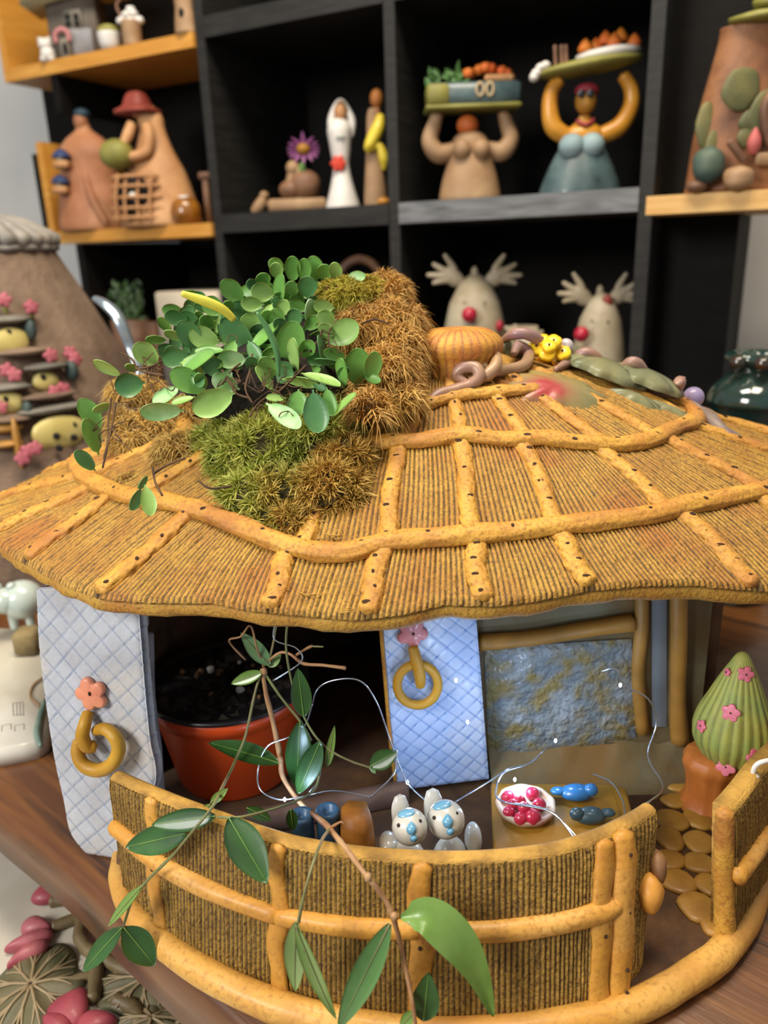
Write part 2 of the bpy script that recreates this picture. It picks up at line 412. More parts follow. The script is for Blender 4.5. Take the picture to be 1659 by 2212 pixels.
# ---- bands and ribs are traced on the roof surface
band2_px = [(168, 985), (166, 1008), (195, 1040), (240, 1062), (285, 1077), (350, 1086), (430, 1107), (520, 1142), (600, 1176), (680, 1196), (760, 1197), (830, 1177), (950, 1166), (1080, 1156), (1200, 1142), (1300, 1131), (1400, 1118), (1480, 1096), (1560, 1082), (1659, 1062), (1750, 1040)]
band1_px = [(640, 990), (720, 980), (790, 966), (850, 960), (920, 957), (1000, 945), (1080, 955), (1170, 953), (1250, 962), (1330, 966), (1400, 956), (1450, 932), (1500, 914)]
band0_px = [(860, 905), (923, 878), (980, 862), (1040, 855), (1110, 850), (1160, 846)]
def polar_curve(px):
    Q = [rtp(rhit(x, y)) for x, y in px]; return Q
B2 = polar_curve(band2_px); B1 = polar_curve(band1_px)
0 and print('B2', [(round(math.degrees(p)), round(t, 2)) for t, p in B2]); 0 and print('B1', [(round(math.degrees(p)), round(t, 2)) for t, p in B1])
def interp_t(B, lo_def):
    a = sorted([(p % (2 * math.pi), t) for t, p in B]); A = np.array([p for p, _ in a]); T = np.array([t for _, t in a])
    def f(ph):
        ph = ph % (2 * math.pi)
        if A[0] <= ph <= A[-1]: return float(np.interp(ph, A, T))
        g = (ph - A[-1]) % (2 * math.pi); G = (A[0] - A[-1]) % (2 * math.pi); q = g / G
        s = min(1, q * 3, (1 - q) * 3); e = T[-1] if q < .5 else T[0]
        return e * (1 - s) + lo_def * s
    return f
t2 = interp_t(B2, .74); t1 = interp_t(B1, .46)
def t0(ph): return .27
def surf_tube(pts, r, n=10, sub=6, lift=.1, lump=.08, squash=.62, ends=True):
    P = [rpt(t, p, lift) for t, p in pts]; U_ = [rnorm(p) for t, p in pts]
    Q = cat_rom(np.hstack([P, U_]), sub)
    rad = np.array([r] * len(Q)) * (1 + .1 * n1(np.arange(len(Q)) * .5, r * 9))
    if ends: rad[0] *= .8; rad[-1] *= .8
    g = tube(Q[:, :3], list(rad), 22, sub=1, flat=Q[:, 3:6], lump=lump * .8, squash=squash, ridge=.055)
    return g, Q
def dimples(Q, r, every, h, seed=0):
    G = []; rg = np.random.default_rng(seed)
    for i in range(3, len(Q) - 2, every):
        c = Q[i, :3] + Q[i, 3:6] * h; d = Q[i + 1, :3] - Q[i, :3]; d /= np.linalg.norm(d); s = np.cross(Q[i, 3:6], d)
        c = c + s * rg.uniform(-.22, .22)
        G.append(blob(c, (r * rg.uniform(.6, 1.8), r * rg.uniform(.45, 1.0), .05), 8, axis=Q[i, 3:6]))
    return join(*G) if G else None
sectors = []   # (phi_bottom, phi_top) of the ribs per tier, traced
def ptp(px): return rtp(rhit(*px))
tier3 = [((-22, 1085), (172, 1030)), ((10, 1140), (190, 1058)), ((55, 1212), (240, 1072)), ((212, 1285), (412, 1112)), ((580, 1318), (622, 1195)), ((790, 1325), (828, 1190)), ((1040, 1298), (1026, 1176)), ((1270, 1262), (1208, 1156)), ((1628, 1262), (1478, 1112)), ((1770, 1200), (1659, 1080))]
tier2 = [((300, 1072), (420, 1000)), ((455, 1110), (560, 1040)), ((650, 1185), (720, 1000)), ((838, 1160), (856, 982)), ((1016, 1146), (998, 968)), ((1197, 1130), (1138, 972)), ((1436, 1096), (1314, 982)), ((1630, 1052), (1452, 955)), ((1700, 985), (1510, 925))]
tier1 = [((790, 955), (838, 900)), ((874, 942), (906, 882)), ((990, 932), (990, 868)), ((1124, 936), (1082, 862)), ((1284, 944), (1190, 874)), ((1408, 938), (1300, 868)), ((1480, 905), (1400, 850))]
def tier_bounds(tr, tb_, tt_):
    out = []
    for a, b in tr:
        (ta, pa), (tb2, pb) = ptp(a), ptp(b); out.append((pa % (2 * math.pi), pb % (2 * math.pi)))
    out.sort()
    # carry the same spacing on round the unseen back
    last, first = out[-1], out[0]; gap = (first[0] - last[0]) % (2 * math.pi); k = max(1, round(gap / .36))
    ext = []
    for i in range(1, k):
        q = i / k; a = last[0] + gap * q
        gb = (first[1] - last[1]) % (2 * math.pi); ext.append((a % (2 * math.pi), (last[1] + gb * q) % (2 * math.pi)))
    return out, ext
def unw(a, ref):
    while a - ref > math.pi: a -= 2 * math.pi
    while ref - a > math.pi: a += 2 * math.pi
    return a
def panel(bl, br, fb, ft, pitch, seed, rows=22, amp=.1, edge=0.0):
    """corrugated thatch panel between two ribs; fb, ft = t of its lower and upper edge"""
    (pbl, ptl), (pbr, ptr) = bl, br
    pbr = unw(pbr, pbl)
    if pbr < pbl: pbr += 2 * math.pi
    ptl = unw(ptl, pbl); ptr = unw(ptr, pbr)
    w_ = np.linalg.norm(rpt(fb(pbl), pbl) - rpt(fb(pbr), pbr)); wt = np.linalg.norm(rpt(ft(ptl), ptl) - rpt(ft(ptr), ptr))
    nl = max(4, int((w_ * .6 + wt * .4) / pitch)); per = 4; nu = nl * per + 1; rg = np.random.default_rng(seed)
    ho = rg.uniform(.6, 1.35, nl + 2); off = rg.uniform(-.15, .15, nl + 2)
    V = []; A = []
    nz = rg.uniform(-1, 1, (rows, nu))
    sk = rg.uniform(-.02, .02)
    for j in range(rows):
        v = j / (rows - 1)
        for i in range(nu):
            u = i / (nu - 1) + sk * math.sin(v * 3)
            u = min(1, max(0, u))
            ph = (pbl + (pbr - pbl) * u) * (1 - v) + (ptl + (ptr - ptl) * u) * v
            t = fb(ph) * (1 - v) + ft(ph) * v
            line = i // per; fr = (i % per) / per
            wv = abs(math.sin(math.pi * fr)) if (i % per) else 0.0
            h = amp * (wv * ho[line] + (.45 if nz[j, i] > .86 and wv > .3 else 0) + .16 * nz[j, i] * (1 if wv > .2 else .3)) + .03 * math.sin(v * 9 + off[line] * 30)
            if j == 0 and edge: h -= edge
            V.append(rpt(t, ph, h + .02)); A.append(max(max(0, 1 - wv * 1.15) * .95 + .12 * (nz[j, i] > .75), .9 - min(i, nu - 1 - i) * .16))
    Fc = [(j * nu + i, j * nu + i + 1, (j + 1) * nu + i + 1, (j + 1) * nu + i) for j in range(rows - 1) for i in range(nu - 1)]
    return np.array(V), Fc, np.array(A)
SEEN_LO, SEEN_HI = math.radians(165), math.radians(385)
def seen(ph): ph = ph % (2 * math.pi); return ph > math.radians(150) or ph < math.radians(30)
sd = 0
for tr, fb, ft, amp, e in ((tier3, lambda p: trim(p) * 1.0, t2, .115, .25), (tier2, t2, t1, .1, 0), (tier1, t1, t0, .09, 0)):
    out, ext = tier_bounds(tr, fb, ft)
    allb = sorted(out + ext)
    for i in range(len(allb)):
        a, b = allb[i], allb[(i + 1) % len(allb)]; sd += 1
        vis = seen(a[0]) or seen(b[0])
        mk('thatch_panel', panel(a, b, fb, ft, .30 if vis else .9, sd, 22 if vis else 6, amp, e), M_th, hut)
    for i, (pa, pb) in enumerate(allb):
        pb = unw(pb, pa); pts = []
        for k in range(7):
            q = k / 6; ph = pa * (1 - q) + pb * q; t = (fb(ph) * (.985 if tr is tier3 else 1)) * (1 - q) + ft(ph) * q
            pts.append((t, ph + .004 * math.sin(q * 7 + i)))
        rr = .62 if tr is tier3 else (.56 if tr is tier2 else .5)
        g, Q = surf_tube(pts, rr, lump=.09)
        o = mk('roof_rib', g, M_rib, hut)
        if seen(pa):
            dm = dimples(Q, .16, 7 + i % 4, rr * .6, i)
            if dm: mk('dimples', dm, M_hole, o)
c0 = cat_rom([(t, unw(p, -math.pi / 2)) for t, p in polar_curve(band0_px)], 2)
def band(curve, r, seed, nh):
    g, Q = surf_tube([tuple(q) for q in curve], r, n=12, sub=5, lift=.28, lump=.075, squash=.7)
    o = mk('roof_band', g, M_rib, hut); dm = dimples(Q, .16, nh, r * .62 + .02, seed)
    mk('dimples', dm, M_hole, o); return o
def wrap_round(B, f):          # carry a band on round the back of the roof
    c = [(t, unw(p, -math.pi / 2)) for t, p in B]
    if c[-1][1] < c[0][1]: c = c[::-1]
    a, e = c[-1][1], c[0][1] + 2 * math.pi; n = max(4, int((e - a) / .18))
    return c + [(f(a + (e - a) * i / n), a + (e - a) * i / n) for i in range(1, n)] + [(c[0][0], e)]
band(wrap_round(B2, t2), .66, 3, 7)
band(wrap_round(B1, t1), .62, 4, 6)
band([tuple(q) for q in c0], .5, 5, 8)
# knob on the top
kp = aty(990, 795, 57.5)
def knob():
    pr = sprof([(3.4, -1.6), (2.95, -.6), (2.85, .2), (2.95, .8), (3.15, 1.15), (3.25, 1.6), (3.12, 2.05), (2.7, 2.45), (2.0, 2.8), (1.0, 2.85), (.05, 2.75)], 4)
    return lathe(pr, kp, 96, rot=0, ripple=lambda a, z: .018 * math.sin(a * 32) + .01 * math.sin(5 * a))
g = knob(); A = [(.7 if abs(math.sin(16 * math.atan2(v[1] - kp[1], v[0] - kp[0]))) < .35 else .05) for v in g[0]]
mk('roof_knob', (g[0], g[1], A), mat('knob_glaze', 'D8A03A', 'C87F38', 'B8733C', scale=70, rough=.6, bump=.8, bscale=400, groove='6B3A1E', bdist=.001), hut)

# ---- base plate and rolled rim
loop = [(-19.3, 43.9), (-18.2, 41.0), (-15.9, 38.0), (-12.6, 35.2), (-9, 33.0), (-5, 31.3), (0, 30.2), (5, 30.0), (10, 30.6), (13.1, 31.4), (16, 32.8), (18.8, 34.5), (21.8, 37.6), (25, 43), (27, 52), (25, 64), (16, 75), (3, 79), (-10, 76), (-18, 67), (-20, 56), (-19.9, 48.5)]
lp = cat_rom([(x, y, 0) for x, y in loop], 6, True)
mk('base_plate', prism([np.array([p[0], p[1], .02]) for p in lp], (0, 0, 1.25)), M_dk, hut)
cen = np.array([3.0, 52, 0]); 
mk('base_rim', tube([(x, y, .9 if 0 < i < len(loop) - 2 else .55) for i, (x, y) in enumerate(loop)], [.5, .72] + [.88] * (len(loop) - 4) + [.6, .5], 14, 6, True, lump=.02), M_ring, hut)

# ---- house body (dark inside)
def arc_wall(a0, a1, ax, ay, c, z0, z1, th, n=30):
    V = []; Fc = []
    for i in range(n):
        a = R(a0 + (a1 - a0) * i / (n - 1)); d = np.array([math.cos(a), math.sin(a)])
        o = np.array([c[0] + ax * d[0], c[1] + ay * d[1]]); q = np.array([c[0] + (ax - th) * d[0], c[1] + (ay - th) * d[1]])
        V += [(o[0], o[1], z0), (o[0], o[1], z1), (q[0], q[1], z1), (q[0], q[1], z0)]
    for i in range(n - 1):
        for k in range(4): Fc.append((i * 4 + k, (i + 1) * 4 + k, (i + 1) * 4 + (k + 1) % 4, i * 4 + (k + 1) % 4))
    Fc += [(0, 1, 2, 3), tuple((n - 1) * 4 + k for k in (3, 2, 1, 0))]
    return V, Fc
mk('house_wall', arc_wall(-5, 190, 23.0, 20.0, (2.5, 55), 1.2, 22.6, 1.4), M_dk, hut)
M_latt = mat('lattice_glaze', 'B9BEC8', 'A9AAB0', 'C4BFB8', scale=30, rough=.55, bump=.5, bscale=330, groove='71829E', coat=.05, bdist=.001)
M_latb = mat('blue_lit_lattice_glaze', 'AEC2EA', '98B2E0', 'C0CCE2', scale=25, rough=.42, bump=.3, bscale=330, groove='4B78B8', coat=.15)  # blue of the LED light is painted into this slab's base colour
def slab(rows_px, p0, nrm, th, pitch, ang1, ang2, du=.1, gd=.06, gw=.06, wob=.04):
    """scored slab: rows_px = [(xl, xr, yl, yr)] top to bottom, projected on the plane through p0"""
    nrm = np.array(nrm, float); nrm /= np.linalg.norm(nrm)
    Lp = cat_rom([atpl(a, c, p0, nrm) for a, b, c, d in rows_px], 6); Rp = cat_rom([atpl(b, d, p0, nrm) for a, b, c, d in rows_px], 6)
    nv_ = int(np.linalg.norm(Lp[0] - Lp[-1]) / du); nu = int(np.linalg.norm(Lp - Rp, axis=1).max() / du)
    Lp = resample(Lp, nv_); Rp = resample(Rp, nv_); ex = np.cross(np.array([0, 0, 1.0]), nrm); ex /= np.linalg.norm(ex)
    if ex[0] < 0: ex = -ex
    o = Lp[0]; V = []; A = []; n_out = -nrm if nrm[1] > 0 else nrm
    for j in range(nv_):
        for i in range(nu):
            p = Lp[j] * (1 - i / (nu - 1)) + Rp[j] * (i / (nu - 1)); a = (p - o) @ ex; b = (p - o)[2]
            g = 0
            for an, s in ((ang1, 0), (ang2, 3)):
                c = a * math.cos(R(an)) + b * math.sin(R(an)); c += wob * math.sin(c * 1.3 + b * .7 + s) * 2
                dd = abs((c / pitch + .5) % 1 - .5) * pitch; g = max(g, max(0, 1 - dd / gw))
            p = p.copy(); p[2] = min(p[2], rz(rtp(p)[0]) - 2.0)
            edge = min(i, nu - 1 - i, j, nv_ - 1 - j); e = .12 * max(0, 1 - edge / 3) ** 2
            V.append(p + n_out * (-gd * g * 1.3 - e)); A.append(min(1, g * 1.1))
    Fc = [(j * nu + i, j * nu + i + 1, (j + 1) * nu + i + 1, (j + 1) * nu + i) for j in range(nv_ - 1) for i in range(nu - 1)]
    ring = [i for i in range(nu)] + [j * nu + nu - 1 for j in range(1, nv_)] + [(nv_ - 1) * nu + i for i in range(nu - 2, -1, -1)] + [j * nu for j in range(nv_ - 2, 0, -1)]
    k = len(V); 
    for r_ in ring: V.append(np.array(V[r_]) - n_out * th); A.append(0)
    for q in range(len(ring)): Fc.append((ring[q], ring[(q + 1) % len(ring)], k + (q + 1) % len(ring), k + q))
    Fc.append(tuple(range(k, k + len(ring)))[::-1])
    return V, Fc, A
SLN = (math.sin(R(16)), math.cos(R(16)), -.085); SLP = (-22.5, 44.9, 0)
sl = mk('lattice_wall', slab([(74, 296, 1215, 1225), (76, 298, 1275, 1320), (82, 304, 1400, 1400), (98, 312, 1530, 1500), (115, 322, 1640, 1600), (135, 334, 1730, 1690), (150, 290, 1800, 1800), (186, 262, 1846, 1858)], SLP, SLN, .8, 1.12, 42, -46), M_latt, hut, label='pale grey and blue scored lattice wall slab at left')
sc_ = mk('lattice_wall', slab([(818, 1028, 1290, 1280), (828, 1030, 1350, 1340), (836, 1038, 1450, 1440), (846, 1047, 1570, 1560), (861, 1057, 1708, 1684)], (3.5, 48.4, 0), (math.sin(R(-8)), math.cos(R(-8)), 0), .7, .92, 47, -47), M_latb, hut, label='scored lattice wall slab in the middle, tinted with blue LED light')
# edge trim of the middle slab and small post block at the left slab
mk('slab_edge', tube([aty(822, 1320, 48.7), aty(834, 1460, 48.7), aty(846, 1600, 48.7), aty(858, 1700, 48.6)], .22, 8), M_rib, hut)
g = blob(aty(300, 1330, 46.8), (.65, .5, 1.25), 16, .06); o = mk('post_stub', g, M_latt, hut)
mk('dimples', join(blob(aty(297, 1334, 46.25), (.12, .06, .18), 8), blob(aty(299, 1356, 46.25), (.12, .06, .2), 8)), M_hole, o)
mk('door_jamb', tube([aty(318, 1370, 47.6), aty(322, 1500, 47.6), aty(338, 1640, 47.4), aty(345, 1745, 46.5)], .45, 8, lump=.05), mat('grey_jamb', '8E8C92', '6E6A6C', scale=30, rough=.7), hut)

# door handles: flower plate, loop and ring
M_flo = mat('salmon_glaze', 'DE8F6C', 'D07F62', 'E3A083', scale=40, rough=.45, bump=.3, coat=.2)
M_flo2 = mat('rose_glaze', 'C8797A', 'B56C70', scale=40, rough=.45, bump=.3, coat=.2)
M_mus = mat('mustard_glaze', 'B5871E', 'A37518', 'C4962B', scale=30, rough=.5, bump=.5, bscale=300)
def plp(x, y, off, P0=SLP, N0=SLN):
    n = np.array(N0, float); return atpl(x, y, np.array(P0, float) - n * off, n)
n_out = -np.array(SLN)
h1 = mk('flower_plate', flower(plp(201, 1497, .1), 1.2, .4, n_out, rot=.6), M_flo, hut)
mk('hole', blob(plp(193, 1499, .55), (.1, .07, .16), 8), M_hole, h1)
mk('handle_hook', tube([plp(190, 1540, .3), plp(183, 1565, .9), plp(178, 1590, 1.0), plp(188, 1612, .9), plp(205, 1612, .6)], [.38, .42, .45, .45, .4], 12), M_mus, hut)
mk('handle_ring', tube([plp(207, 1578, .45), plp(228, 1575, .7), plp(250, 1595, .95), plp(256, 1622, .95), plp(240, 1652, .95), plp(210, 1664, .95), plp(180, 1652, .95), plp(168, 1625, .8), plp(170, 1600, .6)], [.34, .42, .45, .46, .47, .47, .46, .44, .38], 14, 6), M_mus, hut)
MP, MN = (3.5, 48.4, 0), (math.sin(R(-8)), math.cos(R(-8)), 0)
h2 = mk('flower_plate', flower(plp(890, 1365, .1, MP, MN), 1.12, .35, -np.array(MN), rot=.2), M_flo2, hut)
mk('hole', blob(plp(893, 1370, .5, MP, MN), (.1, .06, .12), 8), M_hole, h2)
mk('handle_hook', tube([plp(892, 1398, .4, MP, MN), plp(900, 1430, .8, MP, MN), plp(907, 1462, .8, MP, MN), plp(908, 1480, .5, MP, MN)], [.36, .42, .4, .34], 12), M_mus, hut)
q = [plp(902 + 44 * math.cos(a), 1479 + 44 * math.sin(a), .62, MP, MN) for a in np.linspace(0, 2 * math.pi, 13)[:-1]]
mk('handle_ring', tube(q, .33, 14, 5, True, lump=.02), M_mus, hut)

# ---- mural wall with its beams
M_mur = mat('mottled_blue_glaze', '76848E', '8C7E4E', '98A4AE', scale=85, rough=.4, bump=1.3, bscale=170, coat=.3, bdist=.004)
M_mud = mat('olive_brown_glaze', '5E4A2A', '6F6A50', '7A5A28', scale=22, rough=.6, bump=.6, bscale=160)
M_beam = mat('ochre_beam_glaze', 'A87A34', '8E6A30', 'B88A45', scale=25, rough=.5, bump=.3)
WY = 51.0
def wpx(x, y, d=0.0): return aty(x, y, WY - d)
def wl_fn(u, v):
    a = wpx(1020, 1690); b = wpx(1500, 1660); p = a * (1 - u) + b * u; z = 1.2 + 20.5 * v
    return np.array([p[0], WY - .12 * math.sin(u * 9) * math.sin(v * 5), z])
Vg, Fg = gridf(40, 40, wl_fn); mk('inner_wall', join((Vg, Fg), boxg(((wpx(1020, 1690)[0] + wpx(1500, 1660)[0]) / 2, WY + .6, 1.2), (wpx(1500, 1660)[0] - wpx(1020, 1690)[0], .9, 20.5))), M_mud, hut)
def mur(u, v):
    rg = .16 * n1(u * 40 + v * 13, 2) * n1(v * 37 - u * 9, 5) + .1 * n1(u * 71, 3) * n1(v * 66, 1)
    x = 1046 + 318 * u + 10 * v; y = 1400 + (250 - 35 * u) * v - 20 * u; e = min(u, 1 - u, v, 1 - v); 
    return wpx(x, y, .12 + min(.25, e * 4) * (1 + rg * 2.5))
mk('mural', gridf(80, 64, mur), M_mur, hut)
mk('beam', tube([wpx(1035, 1388, .35), wpx(1150, 1378, .4), wpx(1260, 1360, .4), wpx(1365, 1345, .35)], [.62, .6, .6, .66], 10, lump=.03), M_beam, hut)
mk('beam', tube([wpx(1384, 1250, .35), wpx(1386, 1350, .4), wpx(1378, 1450, .4), wpx(1388, 1580, .3)], [.5, .5, .5, .5], 10, lump=.03), M_beam, hut)
mk('beam', tube([wpx(1466, 1250, .4), wpx(1466, 1380, .5), wpx(1464, 1500, .5), wpx(1468, 1600, .4)], [.65, .62, .6, .7], 10, lump=.03), M_beam, hut)
g = gridf(8, 20, lambda u, v: wpx(1408 + 32 * u, 1270 + 300 * v, .2 + .1 * math.sin(math.pi * u)))
mk('painted_strip', g, mat('blue_grey_strip', '66707A', '7B8590', scale=20, rough=.5), hut)
# earth bank at the foot of the wall, then the threshold plank at the left
def bank(u, v):
    a = wpx(1040, 1640); b = wpx(1500, 1600); x = a[0] * (1 - u) + b[0] * u + .5; z = 1.2 + 2.4 * (1 - v) ** 2 * (1 + .12 * n1(u * 22 + v * 5)) - .1 * v
    return np.array([x, WY - .1 - 4.2 * v, z])
mk('floor_bank', gridf(40, 12, bank), M_mud, hut)
mk('threshold', boxg((-5.5, 46.3, 1.28), (13.5, 1.1, 1.7), (math.cos(R(14)), math.sin(R(14)), 0), (-math.sin(R(14)), math.cos(R(14)), 0), bev=.2), mat('mauve_brown_clay', '8A6C5C', '6A4E40', scale=25, rough=.8, bump=.7, bscale=180), hut)

# ---- front rail
railT = [(235, 1682), (330, 1724), (450, 1770), (600, 1822), (750, 1850), (905, 1862), (1050, 1862), (1200, 1845), (1300, 1815), (1345, 1795), (1390, 1772), (1421, 1752)]
railB = [(268, 1912), (345, 1998), (450, 2064), (600, 2120), (750, 2165), (905, 2190), (1050, 2190), (1195, 2175), (1292, 2155), (1338, 2132), (1372, 2100), (1384, 2085)]
ZT, ZBt = 9.6, 1.7
T3 = [atz(x, y, ZT) for x, y in railT]; B3 = [atz(x, y, ZBt) for x, y in railB]
T3 = cat_rom(T3, 10); B3 = cat_rom(B3, 10)
B3[:, 2] = 1.2
NS = len(T3)
def rail_pt(s, v, out=0.0):
    """s 0..1 along (by control index), v 0 bottom..1 top, out = outward offset"""
    q = s * (NS - 1); i = min(int(q), NS - 2); f = q - i
    T = T3[i] * (1 - f) + T3[i + 1] * f; B = B3[i] * (1 - f) + B3[i + 1] * f
    p = B * (1 - v) + T * v; tg = T3[min(i + 1, NS - 1)] - T3[max(i - 1, 0)] ; tg /= np.linalg.norm(tg)
    n = np.array([tg[1], -tg[0], 0]); return p + n * out
def s_of(px):      # parameter from top pixel column
    xs = [project(p)[0] for p in T3]; return float(np.interp(px, xs, np.linspace(0, 1, NS)))
def project(p):
    v = np.array(p) - CP; z = v @ fw; return 829.5 + F * (v @ cr) / z, 1106 - F * (v @ cu) / z
RT = 1.0
def core():
    n = 90; V = []; Fc = []
    for i in range(n):
        s = i / (n - 1); rg = .05 * float(n1(i * .9))
        pr = [(0, -.04), (.97, -.04), (1.0, -.12 + rg * .3), (1.012 + .02 * rg, -.35), (1.012 - .02 * rg, -RT + .3), (.995, -RT + .05), (0, -RT)]
        for v, o in pr: V.append(rail_pt(s, v, o))
    k = 7
    for i in range(n - 1):
        for j in range(k): Fc.append((i * k + j, (i + 1) * k + j, (i + 1) * k + (j + 1) % k, i * k + (j + 1) % k))
    Fc += [tuple(range(k)), tuple((n - 1) * k + j for j in range(k - 1, -1, -1))]
    return V, Fc
M_rtop = mat('rail_top_glaze', 'B98E3C', '8F6B2C', 'D0A24A', scale=60, rough=.7, bump=1.0, bscale=300, stretch=(1, 1, 4), bdist=.001)
mk('rail_core', core(), M_rtop, hut)
def corr(s0, s1, v0, v1, fn, pitch=.27, rows=16, amp=.11, seed=0):
    L_ = np.linalg.norm(fn(s0, .5) - fn(s1, .5)); nl = max(3, int(L_ / pitch)); nu = nl * 4 + 1; rg = np.random.default_rng(seed); ho = rg.uniform(.6, 1.3, nl + 1); nz = rg.uniform(-1, 1, (rows, nu))
    V = []; A = []
    for j in range(rows):
        v = v0 + (v1 - v0) * j / (rows - 1)
        for i in range(nu):
            wv = abs(math.sin(math.pi * (i % 4) / 4)); e = .1 if j in (0, rows - 1) else 0
            V.append(fn(s0 + (s1 - s0) * i / (nu - 1), v + (.006 * nz[j, i] if j == rows - 1 else 0), .02 + amp * (wv * ho[i // 4] + (.35 if nz[j, i] > .88 and wv > .3 else 0) + .22 * nz[j, i] * (.3 + wv)) - e)); A.append(min(1, max(0, 1 - wv * 1.1) + .15 * (nz[j, i] > .6)))
    return np.array(V), [(j * nu + i, j * nu + i + 1, (j + 1) * nu + i + 1, (j + 1) * nu + i) for j in range(rows - 1) for i in range(nu - 1)], np.array(A)
posts = [(330, 0.06), (602, 0.0), (908, 0.0), (1302, 0.0), (1344, 0.0)]
ps = [0.0] + [s_of(a) for a, _ in posts] + [1.0]
for i in range(len(ps) - 1): 
    if ps[i + 1] - ps[i] > .005: mk('thatch_panel', corr(ps[i], ps[i + 1], 0, .985, rail_pt, seed=i), M_thd, hut)
M_post = mat('post_glaze', 'CC9438', 'BC822E', 'D2A255', scale=28, rough=.55, bump=.45, bscale=240, coat=.08, bdist=.001, speck=('AC7830', 380))
for i, (px, _) in enumerate(posts):
    s = s_of(px); r = [.55, .55, .62, .66, .78][i]
    P = [rail_pt(s + .004 * math.sin(k * 2 + i), v, .1 + .06 * math.sin(k + i)) for k, v in enumerate((-.03, .15, .32, .5, .66, .82, .99))]
    nn = rail_pt(s, .5, 1) - rail_pt(s, .5, 0)
    rr = [r * 1.05, r * .9, r, r * 1.12, r * .9, r, r * .8] if i < 4 else [r * .85, r * .95, r, r, r, r * 1.05, r * .85]
    o = mk('rail_post', tube(P, rr, 14, 5, flat=nn, lump=.035, squash=.5 if i < 4 else .7), M_post, hut)
    hv = [(.5,)] if i < 3 else ([(.45,)] if i == 3 else [(.06,), (.2,), (.55,), (.9,)])
    mk('holes', join(*[blob(rail_pt(s, v[0], .1 + r * (.5 if i < 4 else .68)), (.12, .12, .12), 8) for v in hv]), M_hole, o)
# horizontal bar: px traced on the rail face
bar_v = [(.002, .60), (.03, .60), (s_of(330), .555), (s_of(450), .53), (s_of(602), .52), (s_of(750), .56), (s_of(905), .59), (s_of(1050), .58), (s_of(1200), .58), (s_of(1302), .58), (s_of(1344), .58)]
for i in range(3):
    a = [b for b in bar_v if [0, s_of(602), s_of(908)][i] - .01 <= b[0] <= [s_of(602), s_of(908), s_of(1350)][i] + .01]
    mk('rail_bar', tube([rail_pt(s, v, .12) for s, v in a], [.5] + [.58] * (len(a) - 2) + [.5], 12, 6, flat=(0, -.35, 1), lump=.03, squash=1.0), M_post, hut)
# wrapped end knob
e1 = rail_pt(1.0, .5, .1)
mk('rail_end_knob', blob(aty(1402, 1928, 34.3), (.75, 1.0, 1.15), 18, .09, seed=4), mat('knob_peg_glaze', 'C58A38', '8C5E2C', 'D9A55A', scale=35, rough=.5, bump=.5), hut)
mk('rail_end_knob', blob(aty(1418, 1870, 35.2), (.55, .9, .9), 16, .08, seed=5), mat('knob_peg_brown', '7A5636', '9A6E40', scale=35, rough=.55, bump=.5), hut)
# right-hand rail
R2T = [atz(x, y, ZT) for x, y in ((1583, 1757), (1620, 1712), (1659, 1660), (1720, 1600), (1790, 1520))]
R2B = [atz(x, y, 1.4) for x, y in ((1582, 2022), (1620, 1962), (1659, 1900), (1716, 1822), (1780, 1740))]
R2T = cat_rom(R2T, 8); R2B = cat_rom(R2B, 8)
def rail2(s, v, out=0.0):
    q = s * (len(R2T) - 1); i = min(int(q), len(R2T) - 2); f = q - i
    p = (R2B[i] * (1 - f) + R2B[i + 1] * f) * (1 - v) + (R2T[i] * (1 - f) + R2T[i + 1] * f) * v
    tg = R2T[i + 1] - R2T[i]; tg /= np.linalg.norm(tg); return p + np.array([tg[1], -tg[0], 0]) * out
def core2():
    n = 30; V = []; Fc = []; k = 5
    for i in range(n):
        s = i / (n - 1)
        for v, o in ((0, -.04), (.98, -.04), (1.01, -.3), (1.01, -1.15), (0, -1.3)): V.append(rail2(s, v, o))
    for i in range(n - 1):
        for j in range(k): Fc.append((i * k + j, (i + 1) * k + j, (i + 1) * k + (j + 1) % k, i * k + (j + 1) % k))
    Fc += [tuple(range(k)), tuple((n - 1) * k + j for j in range(k - 1, -1, -1))]
    return V, Fc
mk('rail_core', core2(), M_rtop, hut)
mk('thatch_panel', corr(.03, 1, 0, .97, rail2, seed=31), M_thd, hut)
mk('rail_post', tube([rail2(.0, v, -.5 + .05 * math.sin(v * 9)) for v in (-.02, .2, .4, .6, .8, .99)], [.66, .6, .58, .58, .56, .5], 12, 5, lump=.05), M_rib, hut)
mk('rail_bar', tube([rail2(.02, .50, .15), rail2(.25, .49, .2), rail2(.5, .48, .2), rail2(1, .47, .2)], .55, 12, 5, lump=.03), M_post, hut)
# paving stones of the entrance
stones = [(1462, 1730, 34, 16), (1528, 1735, 30, 14), (1452, 1772, 36, 24), (1508, 1768, 32, 24), (1447, 1812, 30, 26), (1510, 1820, 33, 25), (1446, 1858, 34, 22), (1512, 1865, 36, 22), (1466, 1905, 38, 24), (1530, 1912, 30, 22), (1505, 1960, 40, 30), (1545, 2000, 34, 22), (1470, 1700, 30, 12), (1600, 1800, 20, 15), (1555, 1790, 20, 14), (1560, 1840, 22, 16)]
M_stone = mat('honey_stone_glaze', 'A87A2C', '8E6222', 'B88C3E', scale=40, rough=.5, bump=.7, bscale=180, coat=.12)
for i, (x, y, a, b) in enumerate(stones):
    c = atz(x, y, 1.35); k = kpx(c); ph = i * 1.3
    P = [c + np.array([math.cos(t) * a * k * (1 + .09 * math.sin(3 * t + ph)), math.sin(t) * b * k * 1.45 * (1 + .07 * math.sin(2 * t + ph)), -.12]) for t in np.linspace(0, 2 * math.pi, 17)[:-1]]
    mk('paving_stone', prism(P, (0, 0, .34), bev=.3), M_stone, hut)
